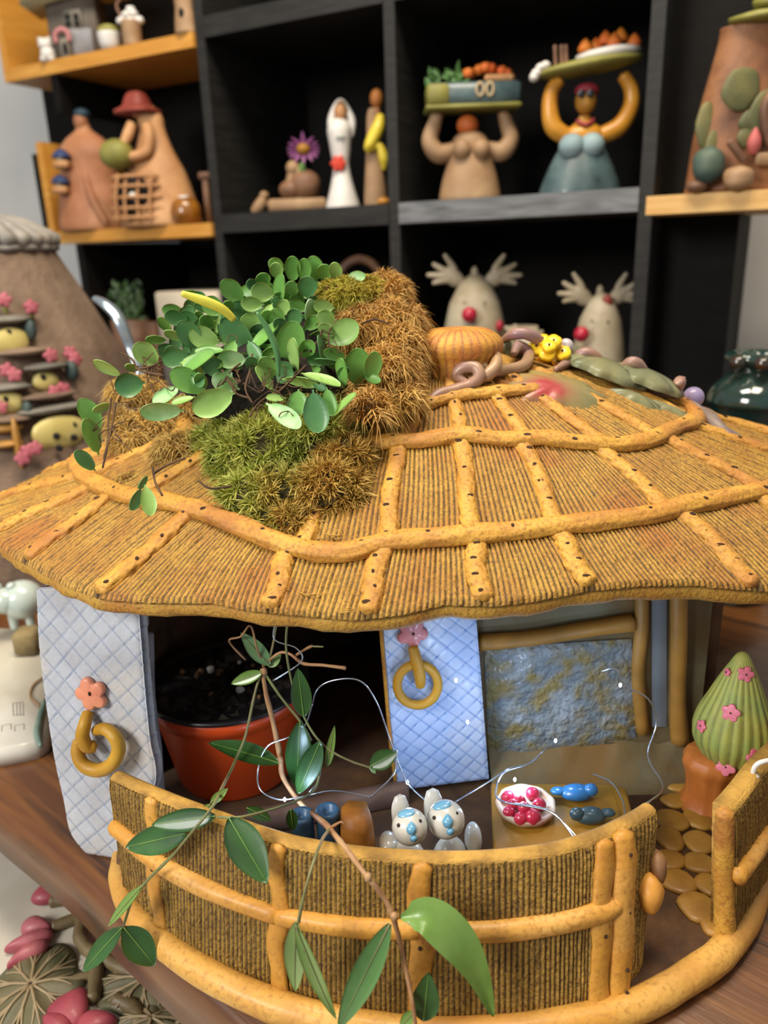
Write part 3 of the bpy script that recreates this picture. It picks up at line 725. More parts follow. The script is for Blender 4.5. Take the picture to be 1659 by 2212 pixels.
# small cone mushroom tree
tb0 = atz(1512, 1748, 1.3); k = kpx(tb0)
mk('tree_trunk', lathe([(r * k, z * k) for r, z in sprof([(62, 0), (52, 14), (46, 40), (50, 80), (58, 110), (50, 130)], 3)], tb0 + np.array([.7, .6, -.05]), 40, ripple=lambda a, z: .03 * math.sin(11 * a)), mat('rust_glaze', 'B0652A', '8F4A20', 'C67C36', scale=25, rough=.5, bump=.5, stretch=(1, 1, .3)), hut)
cc = aty(1580, 1610, tb0[1] + .6); cone = sprof([(8, -40), (50, -28), (72, 8), (78, 40), (70, 80), (54, 120), (38, 160), (22, 195), (12, 215), (3, 222)], 4)
def crip(a, z): return .035 * math.sin(22 * a) + .02 * math.sin(5 * a)
g = lathe([(r * k, z * k) for r, z in cone], cc, 88, ripple=crip); A = [.55 * max(0, -math.sin(22 * math.atan2(v[1] - cc[1], v[0] - cc[0]))) for v in g[0]]
mk('tree_crown', (g[0], g[1], A), mat('moss_green_glaze', '8C9A4E', 'A8A24A', '6F7F45', scale=30, rough=.6, bump=.6, groove='33301A'), hut)
M_pink = mat('pink_flower_glaze', 'C85E72', 'D8788A', scale=40, rough=.45, coat=.2)
for i, (x, y, r_) in enumerate([(1598, 1442, 17), (1558, 1512, 19), (1594, 1588, 20), (1645, 1535, 17), (1545, 1622, 20), (1648, 1620, 16), (1498, 1560, 14), (1548, 1450, 9)]):
    p = aty(x, y, cc[1]); h_ = (p[2] - cc[2]) / k; rr = np.interp(h_, [c[1] for c in cone], [c[0] for c in cone]) * k; dx = max(-rr * .98, min(rr * .98, p[0] - cc[0]))
    dy = -math.sqrt(max(0, rr * rr - dx * dx)); n_ = np.array([dx, dy, .25 * rr]); n_ /= np.linalg.norm(n_)
    p = np.array([cc[0] + dx, cc[1] + dy, p[2]])
    f = mk('flower', flower(p, r_ * k, .16, n_, rot=i), M_pink, hut); mk('hole', blob(p + n_ * .17, .07, 6), M_hole, f)

# ---- ceramic vine, leaves and flowers on the roof
def rp(x, y, l=0.0):
    p = rhit(x, y); d = ray(x, y); return p - d * (l / np.linalg.norm(d))
M_vine = mat('mauve_vine_glaze', '9A7458', '8A6A74', 'A88660', scale=35, rough=.45, bump=.5, coat=.15)
V1 = [(918, 880, .3), (945, 855, .5), (985, 842, .6), (1015, 832, .8), (1035, 815, 1.6), (1028, 795, 2.2), (1000, 795, 1.9), (988, 812, 1.0), (1010, 828, .8)]
V2 = [(1012, 820, .6), (1050, 812, 1.5), (1072, 785, 2.4), (1062, 760, 2.6), (1040, 775, 2.0), (1050, 800, 1.2), (1085, 800, .8), (1130, 790, 1.0), (1142, 765, 2.0), (1120, 748, 2.2), (1110, 765, 1.2)]
V3 = [(1085, 735, 1.0), (1110, 722, 1.6), (1140, 722, 1.8), (1165, 738, 1.5), (1170, 765, 1.0)]
V4 = [(1200, 798, .8), (1235, 778, 1.5), (1265, 762, 1.9), (1290, 775, 1.6), (1300, 805, 1.0), (1340, 800, 1.0), (1365, 782, 1.8), (1385, 795, 1.8), (1395, 830, 1.2), (1420, 852, 1.0), (1455, 845, 1.6), (1470, 822, 2.4), (1462, 850, 1.5), (1490, 880, .9), (1530, 895, .7), (1555, 925, .6), (1580, 945, .5)]
for i, v in enumerate((V1, V2, V3, V4)):
    rr = [.2] + [.44] * (len(v) - 2) + [.25]; mk('vine', tube([rp(x, y, l) for x, y, l in v], rr, 10, 6, lump=.03), M_vine, hut)
def clay_leaf(cx, cy, L, W, ang, m_, l=.4, lobes=5, red=False):
    c = rp(cx, cy, l); t, ph = rtp(c); nrm = rnorm(ph); k = kpx(c)
    ex = cr - nrm * (cr @ nrm); ex /= np.linalg.norm(ex); ey = np.cross(nrm, ex)
    ca, sa = math.cos(R(ang)), math.sin(R(ang)); a1 = ex * ca + ey * sa; a2 = -ex * sa + ey * ca
    V = []; A = []; nr, na = 10, 48
    for i in range(nr):
        q = i / (nr - 1)
        for j in range(na):
            a = 2 * math.pi * j / na; e = 1 + .07 * math.sin(lobes * 2 * a) + .04 * math.sin(13 * a)
            h = .35 * (1 - q * q) + .05 * abs(math.sin(lobes * a)) * q - .5 * q ** 3; V.append(c + (a1 * math.cos(a) * L + a2 * math.sin(a) * W) * q * e * k + nrm * h)
            A.append(1.6 * math.exp(-((q * math.cos(a) + .3) ** 2 / .16 + (q * math.sin(a) + .35) ** 2 / .22)) if red else (.9 if abs(math.sin(lobes * a)) < .16 else 0))
    Fc = [(i * na + j, (i + 1) * na + j, (i + 1) * na + (j + 1) % na, i * na + (j + 1) % na) for i in range(nr - 1) for j in range(na)]
    kk = len(V); V += [np.array(v) - nrm * .35 for v in V[(nr - 1) * na:]]; A += [0] * na
    Fc += [((nr - 1) * na + j, kk + j, kk + (j + 1) % na, (nr - 1) * na + (j + 1) % na) for j in range(na)]
    return mk('clay_leaf', (V, Fc, A), m_, hut)
M_gl = mat('sage_leaf_glaze', '6A7050', '7E7A52', '505E4C', scale=30, rough=.5, bump=.8, bscale=150, coat=.1, groove='3C4234')
M_gr = mat('red_green_leaf_glaze', '7A7A50', '94804A', '6E7A60', scale=17, rough=.4, bump=.6, bscale=150, coat=.12, groove='A03A3A')
clay_leaf(1208, 835, 112, 72, 0, M_gr, .8, red=True).__setitem__('label', 'clay leaf with a red blush')
clay_leaf(1310, 785, 95, 80, -8, M_gl, 1.4); clay_leaf(1395, 805, 85, 85, -20, M_gl, 1.2); clay_leaf(1375, 860, 75, 30, -20, M_gl, .6)
clay_leaf(1445, 885, 85, 22, -18, M_gl, .5); clay_leaf(1110, 745, 45, 30, 10, M_gl, .6); clay_leaf(1255, 760, 55, 35, 5, M_gl, .5)
M_yel = mat('lemon_glaze', 'F2C81E', 'EBBB12', scale=40, rough=.35, bump=.2, coat=.4)
for i, (x, y, r_, l) in enumerate([(1158, 755, 20, 1.9), (1182, 768, 19, 2.5), (1215, 765, 19, 2.1), (1196, 742, 18, 1.8), (1172, 738, 15, 1.5), (1186, 752, 16, 2.3)]):
    c = rp(x, y, l); k = kpx(c); d = -ray(x, y); d /= np.linalg.norm(d)
    d = d * .75 + np.array([0, 0, .66]); f = mk('yellow_blossom', flower(c, r_ * k, .4, d, petals=4, rot=i, depth=.14), M_yel, hut); mk('hole', blob(c + d * .42, .1, 8), M_hole, f)
mk('bud', blob(rp(1498, 858, 1.0), .82, 18, 0.02), mat('lilac_glaze', 'A99AC0', '9688B0', scale=25, rough=.4, coat=.3), hut)
mk('bud', blob(rp(1222, 748, 1.2), .6, 16, 0.02), mat('pale_lilac_glaze', 'C0B4B8', rough=.4, coat=.3), hut)
mk('bark_root', tube([rp(1480, 870, .5), rp(1525, 905, .6), rp(1562, 935, .4), rp(1610, 952, .2)], [.5, .7, .55, .2], 10, lump=.12), mat('grey_root_glaze', '8E8A88', '7A6A60', scale=30, rough=.5), hut)

# ================================================================== MOSS CUSHIONS AND PLANTS ON THE ROOF
def tufts(ells, count, blades, ln, width, spread, seed, droop=.2, hemi=None, jit=.12, floorz=True):
    """tufts of narrow blades standing on a group of ellipsoids; returns blades (v, f, attr)"""
    rg = np.random.default_rng(seed); V = []; Fc = []; A = []; area_ = np.array([r[0] * r[1] + r[0] * r[2] + r[1] * r[2] for c, r in ells]); pr = area_ / area_.sum()
    made = 0; tries = 0
    while made < count and tries < count * 8:
        tries += 1; e = rg.choice(len(ells), p=pr); c, r = ells[e]; c = np.array(c); r = np.array(r)
        u = rg.normal(size=3); u /= np.linalg.norm(u)
        if u[2] < -.35 or u[1] > .6: continue
        p = c + u * r
        if any(k != e and (((p - np.array(c2)) / np.array(r2)) ** 2).sum() < .8 for k, (c2, r2) in enumerate(ells)): continue
        t, ph = rtp(p)
        if p[2] < rz(t) - .1: continue
        n = u / r; n /= np.linalg.norm(n); n = n + np.array([0, 0, .25]); n /= np.linalg.norm(n)
        a1 = np.cross(n, [.3, .2, .9]); a1 /= np.linalg.norm(a1); a2 = np.cross(n, a1); made += 1; tone = rg.uniform(0, .5); L0 = ln * rg.uniform(.7, 1.25)
        for b in range(blades):
            an = rg.uniform(0, 6.28); sp = spread * math.sqrt(rg.uniform(.02, 1)); d = n * math.cos(sp) + (a1 * math.cos(an) + a2 * math.sin(an)) * math.sin(sp)
            q = p - n * .12 + rg.normal(size=3) * jit * ln * .6; s = np.cross(d, rg.normal(size=3)); s /= np.linalg.norm(s) + 1e-9; L = L0 * rg.uniform(.7, 1.2); w_ = width * rg.uniform(.7, 1.2)
            m_ = q + d * L * .55; e_ = q + d * L + (a1 * math.cos(an) + a2 * math.sin(an)) * L * droop * .6 - np.array([0, 0, L * droop]); i = len(V)
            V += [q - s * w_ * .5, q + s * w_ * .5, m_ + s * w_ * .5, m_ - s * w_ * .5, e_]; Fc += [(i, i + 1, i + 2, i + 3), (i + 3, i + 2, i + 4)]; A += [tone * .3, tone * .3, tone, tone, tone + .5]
    return np.array(V), Fc, np.array(A)
def above(V, e=.16):
    V = np.array(V, float); t = np.hypot((V[:, 0] - RC[0]) / RA, (V[:, 1] - RC[1]) / RB); z = RZ0 - (RZ0 - RZ1) * np.sqrt(t * t + .012); V[:, 2] = np.maximum(V[:, 2], z + e); return V
def cushion(name, ells, mt, base_mt, label, cat, cnt, bl, ln, wd, sp, seed, droop=.2):
    org = np.array(ells[0][0])
    g = tufts(ells, cnt, bl, ln, wd, sp, seed, droop)
    b = join(*[blob(c, tuple(np.array(r) * .97), 20, .05, seed=i) for i, (c, r) in enumerate(ells)])
    nb = len(g[1]); J = join(g, (b[0], b[1], np.zeros(len(b[0])))); J = (above(J[0]), J[1], J[2])
    o = mk(name, J, [mt, base_mt], origin=(org[0], org[1], org[2] - ells[0][1][2])); me = o.data
    for i, p in enumerate(me.polygons):
        if i >= nb: p.material_index = 1
    return meta(o, label, cat, kind='stuff')
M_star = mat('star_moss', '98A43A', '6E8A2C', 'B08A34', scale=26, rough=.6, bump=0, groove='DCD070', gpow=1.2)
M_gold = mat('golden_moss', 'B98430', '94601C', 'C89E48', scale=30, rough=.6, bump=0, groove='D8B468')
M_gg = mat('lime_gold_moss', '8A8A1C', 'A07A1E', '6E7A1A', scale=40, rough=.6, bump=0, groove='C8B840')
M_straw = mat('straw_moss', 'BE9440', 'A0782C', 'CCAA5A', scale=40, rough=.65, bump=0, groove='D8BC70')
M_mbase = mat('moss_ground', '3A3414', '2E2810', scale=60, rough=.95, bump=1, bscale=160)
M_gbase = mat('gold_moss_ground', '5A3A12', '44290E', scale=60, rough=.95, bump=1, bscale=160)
M_soil = mat('dark_soil', '14100C', '241B13', '2E241A', scale=120, rough=.95, bump=1.6, bscale=220, bdist=.002)
M_twig = mat('dark_root', '3A2616', '5A4024', scale=60, rough=.85, bump=.6)
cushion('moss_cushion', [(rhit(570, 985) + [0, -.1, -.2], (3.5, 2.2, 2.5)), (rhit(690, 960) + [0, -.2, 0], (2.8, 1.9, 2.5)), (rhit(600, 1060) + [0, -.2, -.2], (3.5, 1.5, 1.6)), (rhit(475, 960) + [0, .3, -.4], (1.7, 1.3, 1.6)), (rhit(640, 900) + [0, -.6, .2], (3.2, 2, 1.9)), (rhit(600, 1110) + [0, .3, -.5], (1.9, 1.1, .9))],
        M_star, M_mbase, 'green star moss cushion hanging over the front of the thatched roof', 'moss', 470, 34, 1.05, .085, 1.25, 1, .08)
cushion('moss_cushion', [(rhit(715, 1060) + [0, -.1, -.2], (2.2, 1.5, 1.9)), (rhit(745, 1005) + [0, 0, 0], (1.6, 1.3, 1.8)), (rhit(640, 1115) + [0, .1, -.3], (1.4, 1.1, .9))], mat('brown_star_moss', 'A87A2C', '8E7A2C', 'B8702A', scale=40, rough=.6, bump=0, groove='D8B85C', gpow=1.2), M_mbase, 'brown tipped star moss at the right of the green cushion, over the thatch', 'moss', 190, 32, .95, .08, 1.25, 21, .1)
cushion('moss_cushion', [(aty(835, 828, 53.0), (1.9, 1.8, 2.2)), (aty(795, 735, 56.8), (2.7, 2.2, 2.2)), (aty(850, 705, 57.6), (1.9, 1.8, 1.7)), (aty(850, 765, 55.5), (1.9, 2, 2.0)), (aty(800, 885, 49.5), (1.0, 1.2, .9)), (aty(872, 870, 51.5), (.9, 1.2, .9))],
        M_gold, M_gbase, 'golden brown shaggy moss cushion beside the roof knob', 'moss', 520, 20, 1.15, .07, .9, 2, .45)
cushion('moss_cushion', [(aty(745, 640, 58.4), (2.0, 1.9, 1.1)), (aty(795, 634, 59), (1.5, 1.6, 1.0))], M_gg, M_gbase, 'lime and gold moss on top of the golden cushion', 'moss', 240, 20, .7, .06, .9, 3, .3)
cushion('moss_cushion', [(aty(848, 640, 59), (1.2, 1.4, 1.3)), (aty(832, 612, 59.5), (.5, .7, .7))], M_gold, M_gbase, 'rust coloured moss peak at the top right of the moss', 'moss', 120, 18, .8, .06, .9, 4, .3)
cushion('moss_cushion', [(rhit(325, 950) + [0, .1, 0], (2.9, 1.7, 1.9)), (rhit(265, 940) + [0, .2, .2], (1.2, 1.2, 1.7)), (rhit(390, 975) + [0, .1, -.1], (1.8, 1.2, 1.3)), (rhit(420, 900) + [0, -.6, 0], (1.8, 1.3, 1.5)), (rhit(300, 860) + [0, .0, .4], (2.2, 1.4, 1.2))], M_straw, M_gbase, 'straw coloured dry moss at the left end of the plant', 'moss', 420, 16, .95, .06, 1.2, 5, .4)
cushion('moss_tuft', [(rhit(278, 1032) + [0, 0, 0], (.7, .5, .3))], M_straw, M_gbase, 'small dry moss scrap above the lower left roof band', 'moss', 30, 14, .4, .05, 1.2, 6, .4)
sg = blob(rhit(765, 935) + [0, .3, 0], (1.3, 1.2, 2.4), 40, .12, seed=3)
meta(mk('soil_lump', (above(sg[0]), sg[1]), M_soil), 'black soil lump between the green and the golden moss', 'soil', kind='stuff')

pl = thing('trailing_succulent', rhit(600, 1000) + [0, 3, 2], 'round leaved green succulent plant growing in the moss on the roof', 'plant')
RBG = join(blob(aty(590, 800, 55.5) - [0, 0, 1.0], (6.3, 4.0, 3.4), 36, .08, seed=8), blob(aty(640, 720, 58) - [0, 0, 1.2], (5.0, 3.2, 3.2), 30, .08, seed=9))
mk('root_ball', (above(RBG[0]), RBG[1]), M_soil, pl)
GL = [mat('leaf_light_green', '8CB45C', '9ABF6C', '7CA650', scale=60, rough=.42, bump=.15, bscale=500, sss=.12),
      mat('leaf_mid_green', '689C48', '76A652', '5A8E42', scale=50, rough=.4, bump=.15, bscale=500, sss=.12),
      mat('leaf_deep_green', '4C7E48', '588850', '42724A', scale=50, rough=.38, bump=.15, bscale=500, sss=.1),
      mat('leaf_powdery_green', 'A6CF94', '86BC6C', 'BADCAE', scale=90, rough=.5, bump=.2, bscale=500, sss=.1),
      mat('leaf_yellow', 'C9C23E', 'B8B038', scale=50, rough=.45, bump=.1)]
def cY(px, py):
    Y = 41.5 + (1050 - py) * .036 + max(0, 420 - px) * .02
    h = rhit(px, py); t, ph = rtp(h)
    if abs(h[2] - rz(t)) < .05: Y = min(Y, h[1] - .9)
    return Y
LV = [(760,715,568,800,120,0),(520,800,318,805,80,3),(500,690,375,755,60,3),(630,715,465,620,105,1),(335,670,197,690,108,2),(225,640,98,565,45,0),(310,610,245,590,35,0),(400,585,290,495,95,0),(440,470,340,465,40,1),(545,385,430,350,65,2),(600,510,500,390,95,2),(690,485,548,435,95,0),(555,545,420,560,88,2),(480,640,640,520,50,1),(715,515,575,515,40,1),(818,560,680,560,80,3),(850,505,692,385,110,2),(805,285,697,195,85,1),(710,340,610,285,85,1),(660,410,600,365,60,1),(745,335,715,290,50,1),(830,365,750,300,75,2),(895,300,790,298,65,0),(945,255,840,235,85,0),(990,135,925,100,60,0),(1030,200,1030,75,70,1),(1085,200,1085,92,62,1),(1145,195,1125,80,78,1),(1190,190,1175,112,70,1),(1245,190,1225,107,58,0),(1290,165,1368,168,45,3),(1100,275,1100,170,88,2),(1045,260,1015,200,60,1),(965,330,970,165,50,1),(880,430,795,365,95,0),(935,295,890,372,45,0),(975,370,850,500,48,1),(985,620,1040,393,125,1),(1050,635,1022,472,45,0),(1060,545,1130,480,70,1),(1180,615,1168,455,28,2),(1185,482,1333,395,112,0),(1235,445,1158,405,50,0),(1115,415,1112,282,50,3),(1230,318,1130,302,60,0),(1235,392,1155,350,72,0),(1105,320,1015,302,55,1),(1285,552,1180,525,58,1),(1250,575,1140,570,26,2),(1330,692,1342,512,115,1),(1400,672,1415,525,75,1),(1272,698,1262,560,50,1),(1068,622,1250,670,36,0),(982,655,1145,665,45,0),(945,708,865,600,48,0),(940,650,890,558,80,1),(1058,700,1052,815,95,1),(1125,700,1152,898,115,2),(1190,690,1215,820,66,1),(1200,842,1320,724,26,0),(905,765,1060,868,80,3),(1000,740,910,745,36,0),(780,700,660,650,88,3),(715,600,620,590,85,2),(625,695,575,630,55,1),(655,495,686,350,16,0),(570,735,465,762,30,0),(130,890,35,755,85,1),(118,1010,62,850,72,1),(102,1085,15,998,62,2),(180,768,95,805,36,0),(350,1108,308,1165,26,2),(318,1165,275,1268,45,2),(335,1150,362,1288,66,0),(870,215,815,200,50,2),(905,215,880,160,70,1),(960,180,950,110,60,0),(1000,330,940,280,60,2),(880,560,960,500,50,1),(740,600,690,690,60,2),(560,610,600,690,60,2),(820,470,870,560,60,2),(1120,640,1180,700,50,2),(700,250,760,200,40,1),(520,470,430,425,40,0),(600,470,560,420,60,1),(1010,430,950,380,60,2),(760,470,720,545,60,1),(1240,640,1290,600,40,2),(1370,640,1440,660,40,1),(500,575,600,560,50,0),(640,560,700,590,50,1)]
LV += [(980,420,940,330,70,1),(1010,400,1060,330,70,2),(930,400,900,330,60,1),(960,360,1000,290,60,0),(880,620,820,560,60,2),(1090,420,1150,360,60,1)]
rl = np.random.default_rng(5)
for _ in range(120):
    a, b = rl.uniform(430, 1230), rl.uniform(240, 660)
    if b < 640 - a * .62 or (a > 1100 and b < 330): continue
    an = rl.uniform(0, 6.28); L = rl.uniform(80, 130); LV.append((a, b, a + L * math.cos(an), b - abs(L * math.sin(an)) * .8, rl.uniform(40, 85), int(rl.integers(1, 3)), 1))
sc5 = 1 / 2.183
STEMP = []
for i, L_ in enumerate(LV):
    bx, by, tx, ty, wd_, tn = L_[:6]; back = len(L_) > 6
    bx, by, tx, ty = 160 + bx * sc5, 520 + by * sc5, 160 + tx * sc5, 520 + ty * sc5
    mx, my = (bx + tx) / 2, (by + ty) / 2; Y = cY(mx, my) + (1.2 + rl.uniform(0, 1.5) if back else rl.uniform(-.5, .5)); sl_ = rl.uniform(-.5, .5)
    Bp = aty(bx, by, Y + .5); Tp = aty(tx, ty, Y - .3 + sl_ * .3)
    L = np.linalg.norm(Tp - Bp); k = kpx(Bp); wpx_ = wd_ * sc5 * k * 1.08
    W = max(wpx_, .52 * L if wd_ > 20 else wpx_); ro = math.acos(min(1, wpx_ / W)) * (1 if rl.uniform() < .5 else -1)
    d = -ray(mx, my); d /= np.linalg.norm(d); ax = (Tp - Bp) / L; x_ = np.cross(ax, d); x_ /= np.linalg.norm(x_); d2 = np.cross(x_, ax)
    nrm = d2 * math.cos(ro) + x_ * math.sin(ro)
    g = place(leafgeo(L * 1.04, W, False, cup=.16, curl=.06 * rl.uniform(-1, 1.5), thick=.07, n=12, m=5), Bp, ax, nrm)
    mk('leaf', g, GL[tn], pl)
    STEMP.append((Bp, (bx, by)))
mk('yellow_leaf', tube([aty(505, 690, 49.6), aty(480, 668, 49.4), aty(440, 650, 49.2), aty(393, 634, 49.0)], [.22, .3, .32, .18], 10, flat=(0, -1, .3), squash=.6), GL[4], pl)
mk('leaf', tube([aty(602, 812, 48.5), aty(598, 760, 48.4), aty(580, 715, 48.3), aty(555, 675, 48.2)], [.1, .2, .2, .1], 8), GL[2], pl)
rs = np.random.default_rng(12)
def twig(px, Ys, r=.07): return tube([aty(x, y, Y) for (x, y), Y in zip(px, Ys)], r, 6, 4, lump=.15)
STW = [[(545, 765), (540, 800), (530, 840), (545, 870)], [(520, 785), (500, 800), (480, 830)], [(600, 845), (560, 870), (540, 900)], [(660, 790), (620, 830), (575, 870)], [(240, 860), (235, 900), (232, 960), (222, 1010)], [(250, 870), (240, 930), (225, 990)], [(290, 800), (330, 790), (350, 780)], [(255, 760), (285, 775), (300, 800), (350, 810)], [(325, 830), (335, 850), (350, 840)], [(330, 1010), (335, 1040), (350, 1070)], [(330, 1025), (360, 1005), (400, 990)], [(700, 700), (690, 730), (670, 760)], [(730, 690), (710, 720), (715, 760)], [(780, 700), (810, 690), (840, 700)], [(430, 1040), (455, 1055), (500, 1050)], [(480, 800), (500, 830), (510, 850), (540, 860)]]
for t_ in STW:
    n_ = len(t_); Y0 = [cY(x, y) - .3 for x, y in t_]; mk('stem', twig(t_, Y0), M_twig, pl)
for _ in range(40):
    x, y = rs.choice([(560, 840), (530, 800), (330, 800), (700, 720), (240, 900), (600, 860)]) if False else [(560, 840), (530, 800), (330, 800), (700, 720), (240, 900), (600, 860)][int(rs.integers(0, 6))]
    P = [(x + rs.normal() * 22, y + rs.normal() * 22)]
    for _k in range(3): P.append((P[-1][0] + rs.normal() * 16, P[-1][1] + rs.normal() * 16))
    mk('root', twig(P, [cY(a, b) - .2 + rs.normal() * .2 for a, b in P], .035), M_twig, pl)
# loose moss needles fallen on the thatch
for i, (x, y, lb) in enumerate([(733, 1328, 'dry moss sprig on the roof edge above the doorway'), (715, 1165, 'grey green moss sprig lying behind the lower roof band'), (655, 1288, 'tiny dry sprig on the lower thatch, left of the roof edge sprig')]):
    p = rhit(x, y) + [0, -.1, .15]; G = []
    for j in range(9 if i == 1 else 5): G.append(tube([p, p + np.array([rs.normal() * .5 + .3, rs.normal() * .3, rs.uniform(-.1, .3)]), p + np.array([rs.normal() * .6 + .7, rs.normal() * .4, rs.uniform(-.1, .2)])], [.02, .03, .008], 4, 2))
    meta(mk('moss_sprig', join(*G), M_straw), lb, 'moss', kind='stuff')

# ================================================================== POT AND TRAILING VINE
pc = atz(491, 1500, 11.3); pc = np.array([-11.0, 53.0, 1.3]); 
pot = thing('flower_pot', pc, 'terracotta orange plastic flower pot with a black rim in the left opening', 'flower pot')
ptop = aty(492, 1462, 53.0); ph_ = ptop[2] - 1.3; pc[0] = ptop[0]
k = kpx(ptop); pr_ = 174 * k; HP = ph_
mk('pot_body', lathe([(pr_ * .72, 0), (pr_ * .74, .25), (pr_ * .93, HP * .80), (pr_ * .935, HP * .81), (pr_ * .985, HP * .815), (pr_, HP * .965), (pr_ * .96, HP * .97), (pr_ * .9, HP * .8), (pr_ * .88, HP * .78)], pc, 64), mat('orange_plastic', 'C8481A', 'C24416', scale=10, rough=.35, bump=.06), pot)
mk('pot_rim', lathe([(pr_ * .93, HP * .95), (pr_ * 1.01, HP * .955), (pr_ * 1.03, HP * .98), (pr_ * 1.0, HP), (pr_ * .94, HP * .995), (pr_ * .92, HP * .93)], pc, 64), mat('black_plastic', '17171A', rough=.3, bump=.05), pot)
rg = np.random.default_rng(3)
def soilf(u, v):
    a = 2 * math.pi * u; r_ = pr_ * .91 * v; return pc + np.array([r_ * math.cos(a), r_ * math.sin(a), HP * .945 + .2 * n1(u * 31 + v * 9) * v * (v < .95) + .25 * rg.normal() * (v < .97)])
mk('soil', gridf(60, 14, soilf, wrap=True), M_soil, pot)
for i in range(14):
    a, r_ = rg.uniform(0, 6.28), pr_ * rg.uniform(.2, .8); mk('soil_crumb', blob(pc + np.array([r_ * math.cos(a), r_ * math.sin(a), HP * .96 + .15]), rg.uniform(.15, .35), 8, .2, seed=i), mat('bark_crumb', '5A3E26', '7A5A38', rough=.9) if i % 4 else mat('white_perlite', 'B8B4AC', rough=.8), pot)

RG = [(rail_pt(s, v), project(rail_pt(s, v))) for s in np.linspace(0, 1, 90) for v in np.linspace(-.1, 1, 24)]
_RGp = np.array([p for _, p in RG]); _RGy = np.array([p[1] for p, _ in RG])
def railY(x, y): return float(_RGy[np.argmin((_RGp[:, 0] - x) ** 2 + (_RGp[:, 1] - y) ** 2)])
def FP(x, y, Y=None, off=1.0): return aty(x, y, Y if Y else railY(x, y) - off)
vine = thing('trailing_vine', pc + [1, 0, HP], 'glossy green pointed leaf vine trailing from the pot over the front rail', 'plant')
M_st = mat('tan_stem', 'A07850', '8A6040', 'B8946A', scale=60, rough=.6, bump=.5, bscale=300)
M_st2 = mat('green_stem', '7E8450', '6A6C44', '8C7A58', scale=60, rough=.55, bump=.3)
M_hoya = mat('glossy_dark_leaf', '2A4E22', '345E2A', '20421E', scale=40, rough=.36, bump=.12, bscale=200, coat=.08, sss=.06)
M_hoya2 = mat('glossy_light_leaf', '64863A', '749448', '557A34', scale=40, rough=.32, bump=.12, bscale=200, coat=.2, sss=.1)
M_hoya3 = mat('pale_leaf', '5E8456', '6E9262', scale=40, rough=.35, bump=.1)
def stem(pts, r, m_=M_st2, nm='stem'): mk(nm, tube([FP(*p) for p in pts], r, 8, 6, lump=.07), m_, vine)
stem([(566, 1445, 45.5), (575, 1500, 45), (590, 1560, 44.5), (605, 1635, 44), (612, 1680, 43.5), (650, 1735, 42), (700, 1778, 36.5), (730, 1812, 33.9), (745, 1830, 32.9), (790, 1890, 31.2), (830, 1940, 30.9), (850, 1985, 30.6), (865, 2040, 30.5), (880, 2110, 29.6), (890, 2160, 29.0), (898, 2215, 28.6)], [.12, .16, .17, .19, .17, .17, .17, .15, .14, .13, .13, .15, .12, .12, .11, .1], M_st)
stem([(566, 1445, 45.5), (550, 1500, 45), (530, 1590, 44), (505, 1650, 42.5), (478, 1705, 38.6), (462, 1738, 36.4), (425, 1785, 35.4), (370, 1850, 36), (320, 1900, 36.2), (288, 1940, 36.2), (270, 1990, 36), (266, 2003, 36)], [.1, .09, .09, .09, .1, .09, .08, .09, .09, .09, .07, .06])
stem([(572, 1455, 45.5), (610, 1510, 45), (650, 1560, 44.5), (672, 1600, 44.2)], .09)
stem([(622, 1330, 43), (618, 1400, 43.5), (632, 1480, 43.6), (655, 1545, 43.5), (685, 1595, 43.3), (720, 1625, 43), (760, 1645, 43), (790, 1655, 43), (806, 1662, 43)], .075)
stem([(600, 1330, 45), (590, 1390, 45.3), (582, 1425, 45.4)], .07)
stem([(570, 1440, 45.4), (555, 1400, 45), (541, 1352, 44.5), (520, 1375, 45), (495, 1385, 45.6), (530, 1425, 46.5)], .07, M_st)
stem([(568, 1440, 45.5), (600, 1412, 45), (625, 1412, 44.6), (655, 1433, 44), (700, 1437, 43.6), (746, 1443, 43.2)], [.08, .09, .1, .12, .1, .13], M_st)
stem([(640, 1415, 44.7), (660, 1402, 44.2), (675, 1395, 44)], .09, M_st); stem([(675, 1396, 44), (698, 1397, 43.6)], .06)
stem([(712, 1792, 35.2), (697, 1812, 33.6), (678, 1860, 31.4), (655, 1940, 30.6), (645, 1992, 30.3)], [.11, .09, .08, .08, .1])
stem([(470, 1765, 35.8), (520, 1765, 35.5), (580, 1750, 37), (640, 1730, 40), (680, 1705, 42), (692, 1660, 43)], .075)
stem([(712, 1790, 35.4), (735, 1776, 35.2), (742, 1780, 35.1)], [.1, .07, .03], M_st)
stem([(720, 1630, 43), (712, 1650, 43), (700, 1655, 43.2)], .06, M_hoya2)
for x, y, Y in ((571, 1450, 45.2), (606, 1640, 43.8), (712, 1792, 35.3), (795, 1895, 31), (852, 1980, 30.5)): mk('node', blob(FP(x, y, Y), (.2, .2, .26), 10, .15), M_st, vine)
